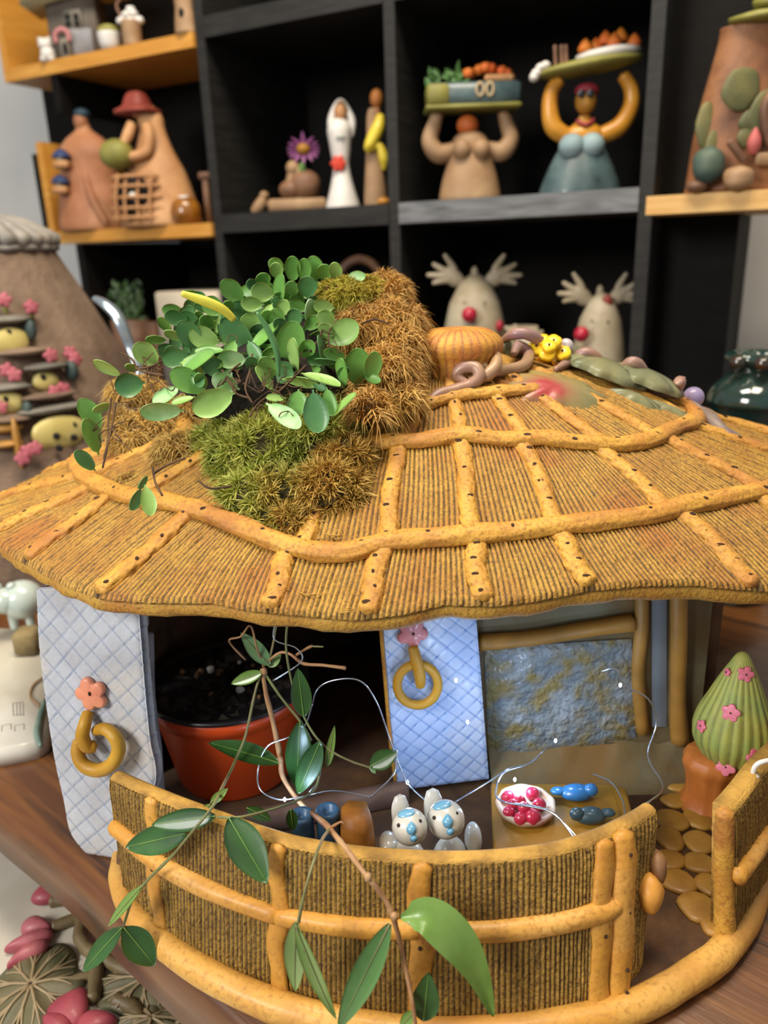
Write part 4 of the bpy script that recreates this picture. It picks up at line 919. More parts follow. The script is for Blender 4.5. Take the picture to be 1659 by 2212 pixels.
def hleaf(b, t, w_, Y=None, m_=M_hoya, tilt=0.0, dY=0.0, cup=.18, curl=.08, Yt=None, roll=0.0, spots=()):
    B_ = FP(b[0], b[1], Y); T_ = FP(t[0], t[1], Yt if Yt else (Y + dY if Y else B_[1] + dY)); L = np.linalg.norm(T_ - B_); ax = (T_ - B_) / L
    d = -ray(*b); d /= np.linalg.norm(d); x_ = np.cross(ax, d); x_ /= np.linalg.norm(x_); d2 = np.cross(x_, ax); nn = d2 * math.cos(roll) + x_ * math.sin(roll)
    W = w_ * kpx(B_) / max(.35, abs(math.cos(roll))); lf = mk('leaf', place(leafgeo(L, W, True, cup=cup, curl=curl, thick=.04, n=15, m=7), B_, ax, nn), m_, vine)
    # midrib as a sub-part
    mk('midrib', tube([B_ + ax * L * q + nn * (.02 - curl * L * q * q - .05 * math.sin(q * 3.1) * W / 2) for q in (0.0, .25, .5, .75, .96)], [.045, .035, .03, .022, .01], 6, 3), M_hoya2 if m_ is M_hoya else M_st2, lf)
    return lf
hleaf((602, 1648), (452, 1598), 42, 43.8, roll=.5); hleaf((656, 1548), (644, 1448), 44, 43.4); hleaf((648, 1560), (640, 1712), 58, 43.6, dY=.6)
hleaf((692, 1602), (640, 1722), 50, 43.0, dY=-.4); hleaf((706, 1655), (722, 1572), 18, 43, M_hoya2); hleaf((800, 1655), (858, 1624), 42, 42.8); hleaf((800, 1655), (812, 1672), 10, 42.8, M_hoya2)
hleaf((465, 1763), (322, 1782), 48, 35.9, dY=.3, cup=.1); hleaf((402, 1800), (262, 1832), 62, 35.9, dY=.8, cup=.1)
hleaf((495, 1768), (577, 1908), 76, 35.0, Yt=32.6); hleaf((533, 1745), (588, 1772), 26, 38.2); hleaf((628, 1748), (634, 1798), 26, 38)
hleaf((306, 1915), (224, 2002), 22, 35.6, M_hoya2, roll=.6); hleaf((264, 2004), (169, 2102), 42, 35.6, M_hoya, roll=.4, dY=-.4); hleaf((268, 2004), (336, 2088), 62, 35.6, dY=-.6)
hleaf((640, 1992), (630, 2156), 46, 29.9, M_hoya2, dY=.2, roll=.4); hleaf((640, 2000), (718, 2222), 34, 29.8, M_hoya2, roll=.7, dY=-.5)
hleaf((842, 1996), (722, 2240), 60, 29.5, mat('glossy_mid_leaf', '48703A', '547C44', scale=40, rough=.3, bump=.1, coat=.2), dY=-.9); hleaf((915, 2205), (925, 2110), 60, 29.2, M_hoya)
hleaf((582, 1436), (521, 1368), 36, 45.2, M_hoya3); hleaf((566, 1452), (497, 1478), 28, 45.2, M_hoya2); hleaf((580, 1440), (606, 1415), 22, 45.4, M_hoya2)
hleaf((455, 1735), (490, 1705), 20, 37.6, M_hoya2); hleaf((455, 1738), (432, 1755), 14, 37.6, M_hoya2)
hleaf((895, 2185), (862, 2222), 26, 29.0, M_hoya2)
# the big arched light leaf
C_ = [FP(866, 1982, 30.4), FP(925, 1980, 30.0), FP(985, 2030, 29.6), FP(1030, 2100, 29.4), FP(1066, 2196, 29.3)]
Cc = cat_rom(C_, 6); nC = len(Cc); V = []; A = []
for i, p in enumerate(Cc):
    q = i / (nC - 1); T_ = Cc[min(i + 1, nC - 1)] - Cc[max(i - 1, 0)]; T_ /= np.linalg.norm(T_); d = -ray(1000, 2080); d /= np.linalg.norm(d); x_ = np.cross(T_, d); x_ /= np.linalg.norm(x_); wd_ = 1.0 * math.sin(math.pi * min(1, max(.0, q * .97 + .02)) ** .8) ** .9
    if q < .12: wd_ *= .6
    for j in range(7):
        s = j / 3 - 1; V.append(p + x_ * s * wd_ + d * (.0 + .22 * (1 - abs(s)) ** 1.0 * (-1) * wd_ + .1 * abs(s)))
Fc = [(i * 7 + j, i * 7 + j + 1, i * 7 + j + 8, i * 7 + j + 7) for i in range(nC - 1) for j in range(6)]
mk('leaf', (V, Fc), M_hoya2, vine)
mk('aerial_root', join(*[tube([FP(875, 1990, 30.4), FP(900 + 12 * i, 2010 + 5 * i, 30.4), FP(915 + 14 * i, 2040 + 10 * i, 30.5)], .03, 5, 4) for i in range(4)] + [tube([FP(845, 2000, 30.5), FP(835, 2030, 30.5), FP(800 + 8 * i, 2060, 30.5)], .025, 5, 4) for i in range(2)]), mat('red_brown_root', 'A0603A', rough=.8), vine)['kind'] = 'stuff'

# ================================================================== MINIATURES IN THE YARD
M_porc = mat('white_crackle_glaze', 'D6D4CB', 'C8C6BE', scale=25, rough=.22, bump=.08, coat=.5)
M_pblue = mat('sky_blue_glaze', '5C9CC4', '74AECF', scale=60, rough=.25, coat=.5, bump=.05)
M_dot = mat('brown_eye', '2E241E', rough=.4)
def bird(hx, hy, r, Y, tail, body, wing, lb):
    h = aty(hx, hy, Y); k = kpx(h); t = thing('bird_figurine', (h[0], h[1] + .6, 1.3), lb, 'bird figurine', 'pair of porcelain birds'); Y += .4; d = -ray(hx, hy); d /= np.linalg.norm(d)
    b = aty(body[0], body[1], Y + .9); zb = 1.3
    mk('body', blob((b[0], b[1], (b[2] + zb) / 2 + .3), (body[2] * k, body[2] * k * .95, max(1.0, (b[2] - zb) / 2 + .28)), 26), M_porc, t)
    mk('head', blob(h, r * k, 26), M_porc, t)
    tp = aty(tail[0], tail[1], Y + 1.9); mk('tail', tube([tp - np.array([0, -.1, tail[3] * k * 1.3]), tp, tp + np.array([0, .2, tail[3] * k * .72])], [tail[2] * k * .95, tail[2] * k, tail[2] * k * .62], 14, 6, squash=.55, flat=(0, -1, 0)), M_porc, t)
    for (x, y, rr, f_) in wing: mk('wing', blob(aty(x, y, Y + 1.2), (rr * k, .9, f_ * k), 18), M_porc, t)
    vx = cr; vy = np.cross(vx, -d); vy = vy if vy[2] > 0 else -vy; off = lambda a, b_: vx * a + vy * b_ + d * math.sqrt(max(0, 1 - a * a - b_ * b_)); c1 = off(-.2, .74); mk('blue_cap', blob(h + c1 * r * k * .9, (r * k * .5, r * k * .34, r * k * .17), 16, axis=c1), M_pblue, t, label='blue cap patch')
    for dx_, dz_, s_, l_ in ((.1, -.08, .3, .36), (.22, -.58, .22, .24)):
        dd = off(dx_, dz_); mk('beak', blob(h + dd * r * k * .93, (r * k * s_, r * k * .3, r * k * l_), 14, axis=vy, pinch=.5), M_pblue, t, label='blue beak half')
    for sx in (-.62, .58):
        e = off(sx, .08 + .22 * (sx > 0)); mk('eye', blob(h + e * r * k * .97, .12, 8), M_dot, t)
bird(885, 1786, 39, 37.2, (865, 1745, 21, 34), (880, 1832, 48), [(838, 1822, 22, 22)], 'left porcelain bird figurine, blue beak, behind the front rail')
bird(963, 1770, 41, 38.0, (936, 1732, 22, 34), (973, 1826, 44), [(1022, 1812, 20, 40)], 'right porcelain bird figurine, nearer the miniature table')
TZ = 5.0
tq = [atz(x, y, TZ) for x, y in ((1060, 1690), (1352, 1694), (1378, 1792), (1066, 1842))]
M_mt = mat('mustard_table_glaze', 'A07420', '8A6420', 'B48A30', scale=22, rough=.5, bump=.4)
mt_ = thing('miniature_table', ((tq[0] + tq[2]) / 2)[:2].tolist() + [1.3], 'mustard glazed miniature block table in the yard', 'miniature table')
tqx = resample([q for q in tq + [tq[0]]], 29)[:-1]
mk('table_top', prism([q - np.array([0, 0, .7]) for q in tqx], (0, 0, .7), bev=.18), M_mt, mt_)
cq = np.mean(tq, 0); mk('table_base', prism([cq + (q - cq) * .93 - np.array([0, 0, TZ - 1.3]) + 0 for q in tqx], (0, 0, TZ - 1.3 - .72)), M_mt, mt_)
bp = atz(1135, 1757, TZ); k = kpx(bp)
bw = thing('berry_bowl', bp, 'round clay dish of pink berries on the miniature table', 'dish')
mk('dish', lathe(sprof([(34 * k, .02), (56 * k, .3), (64 * k, .75), (56 * k, .85), (44 * k, .55), (.1, .45)], 3), bp, 40, ripple=lambda a, z: .02 * math.sin(9 * a)), mat('speckled_pink_clay', 'B99A80', 'D8CBB8', '9A6A60', scale=60, rough=.6, bump=.6), bw)
M_ber = mat('raspberry_glaze', 'C62A4C', 'B02444', scale=40, rough=.3, coat=.4, bump=.1)
for x, y, r_, dz in ((1098, 1722, 15, .9), (1150, 1715, 16, .9), (1122, 1732, 15, 1.1), (1100, 1755, 14, .95), (1165, 1738, 15, 1.0), (1150, 1765, 19, 1.0), (1125, 1768, 15, 1.0), (1132, 1745, 14, 1.4), (1108, 1738, 13, 1.2)):
    p = atz(x, y, TZ + dz - .1); mk('berry', blob(p, (r_ * k, r_ * k * .9, r_ * k * .95), 14, .04, seed=x), M_ber, bw)
def mini_bird(x, y, m_, lb, fl=1):
    p = atz(x, y, TZ + .55); k = kpx(p); t = thing('clay_bird', (p[0], p[1], TZ), lb, 'clay bird', 'clay birds on the miniature table')
    mk('body', blob(p, (34 * k, 22 * k, .52), 18, .06, seed=x), m_, t); mk('head', blob(p + [fl * 30 * k, -.1, .25], (16 * k, 14 * k, .42), 12, .05), m_, t); mk('tail', blob(p + [-fl * 38 * k, .1, .1], (18 * k, 12 * k, .22), 12, .05), m_, t)
mini_bird(1245, 1712, mat('bright_blue_glaze', '2E78B8', '255F94', scale=40, rough=.35, coat=.4), 'bright blue clay bird on the miniature table', 1)
mini_bird(1275, 1762, mat('petrol_glaze', '2A4A58', '3A4448', scale=40, rough=.4, coat=.3), 'dark petrol blue clay bird, nearer the rail', -1)
M_cup = mat('slate_blue_glaze', '3F6A94', '365A7E', scale=40, rough=.4, bump=.3, coat=.2)
for x, y, lb in ((652, 1762, 'left slate blue clay boot top behind the rail'), (707, 1752, 'right slate blue clay boot top behind the rail')):
    p = aty(x, y, 39.2); k = kpx(p); t = thing('clay_boot', (p[0], p[1], 1.3), lb, 'clay boot', 'clay boots behind the rail')
    mk('shaft', lathe([(25 * k, 0), (27 * k, 1.5), (25 * k, p[2] - 1.7), (27 * k, p[2] - 1.35), (24 * k, p[2] - 1.15), (17 * k, p[2] - 1.2), (15 * k, p[2] - 1.6)], (p[0], p[1], 1.3), 20), M_cup, t)
    mk('toe', blob((p[0], p[1] - .7, 1.9), (24 * k, .75, .6), 14), M_cup, t)
p = aty(768, 1785, 38.6); k = kpx(p)
ob = mk('clay_block', prism([np.array([p[0] + a * k, p[1] + b, 1.31]) for a, b in ((-38, .6), (-30, -1.0), (22, -1.2), (42, 0), (30, 1.2), (-20, 1.4))], (0, 0, p[2] - .3), bev=.3), mat('orange_brown_glaze', 'A86E28', '8A5420', scale=30, rough=.5, bump=.5)); meta(ob, 'orange brown clay block behind the rail, left of the birds', 'clay block')

# thin wire of the fairy lights
M_wire = mat('silver_wire', 'C8D4E6', rough=.22, metal=.9, bump=0)
fw_ = thing('wire_light_string', aty(700, 1600, 44), 'thin silver wire light string looping through the yard', 'wire')
W_ = [[(600, 1330, 44), (592, 1380, 44), (640, 1400, 44), (650, 1430, 44), (590, 1470, 44.2)], [(675, 1520, 44), (685, 1490, 43), (712, 1472, 42.8), (760, 1466, 42.6), (790, 1480, 42.5), (815, 1520, 42.8), (830, 1560, 43), (850, 1620, 43), (880, 1690, 42.5), (920, 1730, 41)], [(675, 1520, 44), (650, 1580, 44.2), (580, 1610, 44), (558, 1660, 43.6), (562, 1705, 42.5), (600, 1727, 42), (650, 1722, 42), (720, 1708, 42), (800, 1722, 42)], [(692, 1640, 43.8), (690, 1680, 43.4), (668, 1712, 43)], [(800, 1722, 42), (850, 1672, 42), (858, 1620, 42.6)], [(985, 1732, 42), (1060, 1686, 44), (1100, 1660, 45), (1140, 1650, 46), (1176, 1620, 47), (1190, 1600, 48)], [(1075, 1690, 43), (1090, 1668, 43.6), (1130, 1655, 44.5), (1160, 1640, 45.4)], [(1075, 1690, 43), (1072, 1720, 41), (1100, 1735, 39), (1180, 1750, 37.5), (1220, 1780, 36.6), (1252, 1815, 35.6)], [(1110, 1735, 39), (1170, 1745, 37.8), (1205, 1765, 37), (1240, 1810, 35.8)], [(1300, 1450, 48), (1330, 1445, 48), (1350, 1480, 48), (1400, 1510, 48), (1418, 1560, 48), (1400, 1620, 47), (1405, 1650, 46), (1430, 1690, 44), (1425, 1715, 42), (1395, 1735, 38)], [(1280, 1672, 46), (1320, 1690, 44), (1345, 1730, 41), (1350, 1770, 37)], [(1235, 1582, 47.5), (1270, 1577, 47.8), (1300, 1575, 48)], [(1390, 1760, 37), (1400, 1735, 38), (1425, 1715, 40)]]
for i, q in enumerate(W_): mk('wire', tube([aty(x, y, Y) for x, y, Y in q], .055, 6, 8), M_wire, fw_)
M_led = bpy.data.materials.new('glowing_bead'); M_led.use_nodes = True; _b = M_led.node_tree.nodes['Principled BSDF']
_b.inputs['Emission Color'].default_value = (.75, .86, 1, 1); _b.inputs['Emission Strength'].default_value = 4
def led(p):
    mk('light_bulb', blob(p, (.1, .1, .16), 8), M_led, fw_)
    d = bpy.data.lights.new('fairy_light', 'POINT'); d.energy = .035; d.color = (.55, .74, 1.0); d.shadow_soft_size = .004
    o = bpy.data.objects.new('fairy_light', d); COL.objects.link(o); o.location = Vector([float(v) for v in p + np.array([0, -.35, .3])]) * U
for x, y, Y in ((1112, 1684, 43), (880, 1690, 43), (1010, 1560, 43.5), (985, 1470, 43.0), (1340, 1480, 45), (1200, 1600, 44.5), (615, 1727, 42)): led(aty(x, y, Y))
cb = thing('power_cable', aty(1625, 1690, 40), 'white cable and round plug at the right rail', 'cable')
M_wp = mat('white_plastic', 'D8D6D0', rough=.35, bump=0)
mk('plug', tube([aty(1617, 1712, 39), aty(1628, 1672, 39)], [.32, .34], 16, 1), M_wp, cb); mk('cord', tube([aty(1626, 1672, 39), aty(1632, 1655, 39), aty(1650, 1645, 39), aty(1690, 1642, 39.5), aty(1750, 1660, 41)], .15, 10), M_wp, cb)


# ================================================================== FIGURES ON THE BOOKCASE
def terra(n, a, b=None, c=None, **k): return mat(n, a, b, c, scale=k.pop('scale', 25), rough=k.pop('rough', .6), bump=.3, **k)
M_ter = terra('terracotta', 'A8704C', '95603E', 'B8845C'); M_ter2 = terra('sandy_terracotta', 'B88758', 'A5754A', 'C89A6A')
M_red = terra('brick_red', '8C3A2C', '7A3024'); M_navy = terra('navy_glaze', '263A66', '1E3054'); M_teal = terra('teal_cap', '2E4A58', '253C48')
M_olive = terra('olive_basket', '8A8640', '74702F'); M_lampb = terra('amber_pot', 'A06A1E', '7A4A14', rough=.3, coat=.5)
M_wht = terra('matt_white_glaze', 'D8D4CE', 'C8C4BE', rough=.45); M_och = terra('ochre_skin_glaze', 'C98F2E', 'B57A22', rough=.4, coat=.2)
M_brn = terra('brown_clay_figure', '7E5A40', '5E4232', '96704E'); M_tan = terra('tan_clay', '9A7A58', '86684A', 'AA8C68')
M_cream = terra('cream_clay', 'BCA884', 'A89472', 'C8B898'); M_gry = terra('grey_brown_wall', '5C5248', '4A423A'); M_dgre = terra('grey_tile', '7A7468', '5E5A52', '94908A')
M_orf = terra('orange_flower', 'D8642A', 'C8781E'); M_grn = terra('herb_green', '4E7A34', '3A6228'); M_tb = terra('teal_blue_glaze', '3C5054', '5A6E70', '303E40', rough=.4, coat=.2)
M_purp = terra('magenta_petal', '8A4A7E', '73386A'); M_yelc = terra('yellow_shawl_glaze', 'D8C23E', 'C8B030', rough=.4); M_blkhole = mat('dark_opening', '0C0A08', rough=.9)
class Fig:
    """local frame of a figure: x right, y away from the camera, z up, all in photo pixels at its distance"""
    def __init__(s, px, py, p, zb, name, label, cat, group=None):
        s.py = py; s.px = px; s.k = kpx(p); s.zf = 1 / (math.cos(PITCH) + math.sin(PITCH) * (1106 - py + 60) / F)
        s.o = np.array([p[0], p[1], zb]); s.t = thing(name, s.o, label, cat, group)
    def P(s, x, y, d=0.0): return s.o + np.array([(x - s.px) * s.k, d * s.k, (s.py - y) * s.k * s.zf])
    def mk(s, n, g, m, par=None, **k): return mk(n, g, m, par or s.t, **k)
    def lathe(s, n, cx, by, prof, m, d=0.0, seg=28, par=None, **k):
        return s.mk(n, lathe([(r * s.k, h * s.k * s.zf) for r, h in sprof(prof, 4)], s.P(cx, by, d), seg, **k), m, par)
    def blob(s, n, x, y, rx, rz_, m, d=0.0, ry=None, par=None, **k): return s.mk(n, blob(s.P(x, y, d), (rx * s.k, (ry or rx) * s.k, rz_ * s.k), 20, **k), m, par)
    def tube(s, n, pts, r, m, par=None, **k): return s.mk(n, tube([s.P(*p) for p in pts], [q * s.k for q in r] if not np.isscalar(r) else r * s.k, k.pop('n', 12), k.pop('sub', 6), **k), m, par)
def onshelf(px, py, d, zb):
    """foot of a figure: on the ray's column, d behind the shelf front"""
    p = atpl(px, py, SO + nv * d, nv); return p
# --- two terracotta women on the low oak shelf
f = Fig(210, 490, onshelf(210, 490, 3, ZB), 45.83, 'clay_woman', 'terracotta woman house figure in a teal cap, left of the one in a red hat', 'figurine')
f.lathe('body', 210, 490, [(76, 0), (78, 18), (70, 70), (62, 110), (60, 140), (58, 165), (42, 190), (18, 210), (12, 225)], M_ter, ax=1, ay=.75)
f.blob('head', 207, 262, 15, 18, M_ter); f.blob('cap', 211, 246, 17, 11, M_teal, d=2)
for x, y in ((174, 340), (164, 392)):
    f.mk('balcony', boxg(f.P(x, y + 22, -52), (30 * f.k, 26 * f.k, 14 * f.k), bev=.2), M_ter2); f.lathe('awning', x, y, [(20, 0), (12, 12), (2, 18)], M_navy, d=-50, seg=14); f.blob('window_opening', x, y + 6, 7, 7, M_cream, d=-58)
f.tube('skirt_fold', [(215, 370, -44), (225, 420, -56), (250, 480, -60)], [5, 7, 5], M_ter)
f = Fig(350, 488, onshelf(350, 488, 2.5, ZB), 45.83, 'clay_woman', 'terracotta woman in a red hat holding a green basket above a lattice dress', 'figurine')
f.lathe('body', 352, 488, [(84, 0), (86, 12), (78, 50), (62, 110), (40, 160), (28, 200), (26, 225), (18, 240), (9, 250)], M_ter2, ax=1.0, ay=.7)
f.blob('head', 328, 243, 15, 19, M_ter); f.lathe('hat', 328, 243, [(46, -9), (45, -3), (30, 6), (25, 18), (17, 32), (2, 37)], M_red, ripple=lambda a, z: .07 * math.sin(4 * a))
f.tube('hair', [(345, 250, 5), (352, 275, 8), (350, 295, 10)], [10, 12, 6], M_brn)
f.tube('arm', [(345, 275, -16), (352, 300, -30), (345, 335, -40), (312, 345, -48)], [10, 13, 12, 9], M_ter2); f.blob('basket', 285, 338, 34, 30, M_olive, d=-40, lump=.05)
f.tube('arm', [(318, 275, -22), (310, 300, -34), (300, 320, -44)], [10, 11, 8], M_ter2)
for y in (385, 405, 428, 450, 470): f.tube('lattice_bar', [(270 - (y - 385) * .12, y, -48), (315, y, -66), (366 + (y - 385) * .1, y, -52)], 3.4, M_ter2)
for x in (278, 296, 322, 348): f.tube('lattice_bar', [(x + 8, 380, -56), (x, 430, -64), (x - 3, 478, -62)], 3.2, M_ter2)
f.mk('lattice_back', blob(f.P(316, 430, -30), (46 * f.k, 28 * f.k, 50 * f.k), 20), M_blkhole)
f.blob('lattice_lamp', 312, 425, 8, 8, M_wht, d=-58); f.lathe('small_pot', 415, 486, [(22, 0), (32, 18), (28, 42), (16, 54), (12, 56)], M_lampb, d=-46); f.blob('pot_mouth', 415, 432, 12, 5, M_wht, d=-52)
f.mk('fence_post', boxg(f.P(455, 485, -10), (13 * f.k, 12 * f.k, 95 * f.k), bev=.15), M_brn); f.mk('post_cap', boxg(f.P(455, 392, -10), (26 * f.k, 18 * f.k, 14 * f.k), bev=.15), M_brn)
# --- top left: grey house and its neighbours
f = Fig(190, 132, onshelf(190, 132, 6, 0), 74.93, 'clay_house', 'grey clay house with a small lit window on the top oak box', 'clay house')
f.mk('wall', boxg(f.P(180, 128), (104 * f.k, 80 * f.k, 140 * f.k), bev=.3), M_gry); f.mk('wall_base', boxg(f.P(192, 122, -42), (56 * f.k, 8 * f.k, 50 * f.k), bev=.2), terra('grey_stone_face', '8A8A8C', '74747A'))
f.mk('roof', prism([f.P(90, 22, -75), f.P(200, -4, -75), f.P(290, -14, -75), f.P(290, -34, -75), f.P(180, -60, -75), f.P(105, -25, -75)], (0, 110 * f.k, 0)), terra('straw_roof', 'A89A74', '948662'))
w_ = f.mk('window_frame', boxg(f.P(184, 66, -43), (38 * f.k, 6 * f.k, 36 * f.k), bev=.1), M_dgre)
for a in (-9, 9):
    for b in (62, 47): f.mk('pane', boxg(f.P(184 + a, b, -48), (11 * f.k, 2 * f.k, 10 * f.k)), M_blkhole, w_)
f = Fig(107, 138, onshelf(107, 138, 0, 0), 74.93, 'bear_figurine', 'small white bear figurine at the left end of the top oak box', 'figurine')
f.blob('body', 107, 124, 16, 17, M_wht); f.blob('head', 104, 102, 15, 13, M_wht)
for a in (-10, 9): f.blob('ear', 104 + a, 91, 5, 5, M_wht)
for a in (-9, 9): f.blob('leg', 107 + a, 135, 7, 6, M_wht, d=-8)
f = Fig(146, 130, onshelf(146, 130, 1, 0), 74.93, 'arched_gnome_door', 'tiny arched clay door with a pink arch beside the white bear', 'figurine')
f.mk('door', boxg(f.P(146, 130), (22 * f.k, 18 * f.k, 40 * f.k), bev=.3), M_dgre); f.tube('arch', [(130, 95, -8), (130, 78, -8), (143, 67, -8), (157, 74, -8), (158, 92, -8)], 5, terra('dusty_pink', 'B87878', 'A86868')); f.blob('opening', 148, 108, 5, 12, M_blkhole, d=-10)
f = Fig(240, 108, onshelf(240, 108, 1, 0), 74.93, 'plant_pot', 'white pot with dry moss in front of the grey house', 'plant pot')
f.lathe('pot', 240, 106, [(17, 0), (22, 10), (25, 34), (23, 36), (20, 34)], M_wht); f.blob('dry_moss', 240, 66, 24, 13, M_olive, lump=.12)
f = Fig(287, 92, onshelf(287, 92, 1, 0), 74.93, 'flower_vase', 'brown cylinder vase of white blossoms at the right of the grey house', 'vase')
f.lathe('vase', 287, 92, [(20, 0), (20, 25), (21, 52), (18, 54)], M_tan); 
for i, (x, y) in enumerate([(268, 36), (280, 24), (295, 22), (306, 36), (288, 36), (290, 14)]): f.blob('blossom', x, y, 10, 8, M_wht, lump=.15, seed=i)
f.tube('stem', [(287, 60, 0), (262, 10, 0), (270, -10, 0)], 3, M_brn)
f = Fig(408, 62, onshelf(408, 62, 1, 0), 74.93, 'clay_tower', 'tan clay tower cut by the top edge above the oak box', 'clay house')
f.lathe('tower', 405, 62, [(27, 0), (25, 30), (22, 60), (24, 100)], M_tan); f.blob('opening', 400, 20, 6, 10, M_blkhole, d=-22)
# --- middle cell
f = Fig(640, 452, onshelf(640, 452, 6, 0), ZB, 'wood_block', 'pale driftwood block carrying the snail', 'wood block')
f.mk('block', boxg(f.P(645, 452), (124 * f.k, 60 * f.k, 26 * f.k), bev=.35), M_tan)
zt = f.P(645, 426)[2]; pz = f.P(645, 426)
f = Fig(655, 425, pz, zt, 'snail_figurine', 'brown snail figurine with a gerbera flower on the driftwood block', 'figurine')
f.blob('shell', 672, 392, 35, 30, M_brn, lump=.03); f.blob('body', 643, 402, 28, 20, M_brn); f.tube('neck', [(640, 400, -5), (645, 380, -6), (650, 362, -6)], [13, 12, 12], M_tan); f.blob('head', 650, 357, 16, 16, M_tan, d=-6)
f.tube('flower_stem', [(660, 372, 0), (668, 350, 0), (672, 325, -4)], 2.5, M_grn)
for i in range(16):
    a = i / 16 * 2 * math.pi; f.mk('petal', place(leafgeo(34 * f.k, 10 * f.k, True, curl=.35), f.P(674, 318, -4), (math.cos(a), -.5, .55 * math.sin(a) + .15), (0, -.7, .7)), M_purp)
f.blob('flower_centre', 674, 318, 15, 12, terra('gold_centre', 'A8761E', '8A5E14'), d=-10); f.blob('leaflet', 670, 358, 7, 12, M_grn, d=-14)
f = Fig(598, 426, pz, zt, 'cactus_figurine', 'speckled cactus head figurine at the left end of the driftwood block', 'figurine')
f.lathe('trunk', 603, 426, [(14, 0), (11, 16), (11, 32)], M_tan); f.blob('head', 600, 372, 19, 25, terra('speckled_crown', 'A8906A', '7E8A50', 'B07A6A', scale=90), lump=.1)
f = Fig(563, 455, onshelf(563, 455, 4, 0), ZB, 'mouse_figurine', 'little leaning tan figurine at the left of the driftwood block', 'figurine')
f.tube('body', [(548, 452, 0), (560, 440, 0), (572, 422, 0)], [9, 13, 10], M_tan); f.blob('head', 573, 416, 10, 9, M_tan); f.blob('foot', 578, 436, 6, 5, M_brn)
f = Fig(741, 445, onshelf(741, 445, 6, 0), ZB, 'bride_figurine', 'white bride figurine with a red flower in the middle shelf cell', 'figurine')
f.lathe('dress', 741, 444, [(37, 0), (36, 8), (27, 40), (19, 75), (17, 95), (20, 115), (23, 140), (26, 168), (17, 186), (7, 192)], M_wht)
f.blob('head', 745, 245, 13, 19, M_ter2, d=-4); f.tube('neck', [(745, 262, -4), (746, 278, -12), (746, 285, -18)], [7, 8, 6], M_ter2)
f.tube('veil', [(724, 290, 0), (724, 262, 2), (732, 235, 4), (746, 218, 6), (760, 238, 4), (768, 262, 2), (766, 292, 0)], [4, 8, 7, 6, 7, 8, 4], M_wht); f.tube('hair', [(733, 240, -2), (746, 222, -2), (759, 240, -2)], [3, 6, 3], M_brn)
f.mk('red_flower', flower(f.P(736, 349, -18), 17 * f.k, .5, (0, -1, 0), petals=6), terra('red_glaze', 'C83A1E', 'B83018')); f.mk('collar', boxg(f.P(743, 298, -25), (18 * f.k, 4 * f.k, 5 * f.k)), terra('grey_lace', '9AA09C', '868C8A'))
f = Fig(812, 440, onshelf(812, 440, 6, 0), ZB, 'shawl_woman_figurine', 'slim clay woman in a yellow shawl beside the shelf divider', 'figurine')
f.lathe('skirt', 812, 438, [(25, 0), (24, 30), (20, 80), (17, 120), (15, 150), (13, 190), (8, 206)], M_tan, ay=.7); f.blob('head', 821, 213, 14, 19, terra('amber_clay', 'A8682A', '94581E')); f.tube('neck', [(821, 226, 0), (821, 245, 0)], 7, M_ter)
f.tube('shawl', [(828, 248, -6), (822, 275, -14), (806, 305, -18), (800, 318, -18), (822, 312, -16), (832, 340, -14), (831, 362, -12)], [8, 14, 13, 8, 8, 11, 4], M_yelc); f.blob('base', 828, 430, 16, 9, M_och, d=-8)
# --- right cell
f = Fig(1015, 425, onshelf(1015, 425, 6, 0), ZB, 'basket_woman_figurine', 'tan clay woman with orange head carrying the blue crate of greens', 'figurine')
f.lathe('torso', 1015, 424, [(65, 0), (66, 10), (58, 50), (48, 85), (42, 110), (36, 132), (22, 145), (8, 150)], M_tan, ay=.75); f.blob('head', 1010, 264, 23, 21, terra('orange_head', 'C06428', 'AC541E'))
for sx in (-1, 1):
    f.blob('breast', 1015 + sx * 20, 318, 20, 20, M_tan, d=-28)
    f.tube('arm', [(1015 + sx * 30, 315, 0), (1015 + sx * 66, 322, -4), (1015 + sx * 85, 296, -5), (1015 + sx * 76, 262, -4), (1015 + sx * 68, 238, -4)], [18, 20, 18, 15, 12], M_tan)
f.mk('crate', boxg(f.P(1020, 228, -2), (190 * f.k, 80 * f.k, 42 * f.k), bev=.4), M_tb); f.mk('crate_base', boxg(f.P(1018, 236, -2), (196 * f.k, 86 * f.k, 9 * f.k), bev=.2), M_olive); f.mk('crate_side', boxg(f.P(946, 228, -6), (46 * f.k, 78 * f.k, 40 * f.k), bev=.3), M_olive)
for x in (1030, 1050): f.mk('buckle', tube([f.P(x + 7 * math.cos(a), 200 + 13 * math.sin(a), -46) for a in np.linspace(0, 6.28, 9)[:-1]], 3 * f.k, 6, 3, True), M_cream)
rg = np.random.default_rng(4)
for i in range(34):
    x, y = rg.uniform(925, 1000), rg.uniform(150, 188); q = f.P(x, y + 4, rg.uniform(-25, 25)); f.mk('herb_leaf', place(leafgeo(rg.uniform(14, 26) * f.k, 7 * f.k, True), q, (rg.normal() * .7, rg.normal() * .4 - .2, 1.0 if rg.uniform() < .7 else .1), (0, -1, .3)), M_grn)
for i in range(9): f.mk('flower_head', blob(f.P(1010 + i * 11.5, 160 - 8 * math.sin(i * .5), rg.uniform(-18, 18)), (11 * f.k, 11 * f.k, 10 * f.k), 12, .2, seed=i), M_orf)
for i in range(6): f.mk('egg', blob(f.P(1050 + i * 9, 174, -20), (9 * f.k, 9 * f.k, 8 * f.k), 10), M_ter2)
f = Fig(1252, 406, onshelf(1252, 406, 6, 0), ZB, 'sunglasses_woman_figurine', 'yellow skinned figurine in a blue dress and red turban holding up a tray', 'figurine')
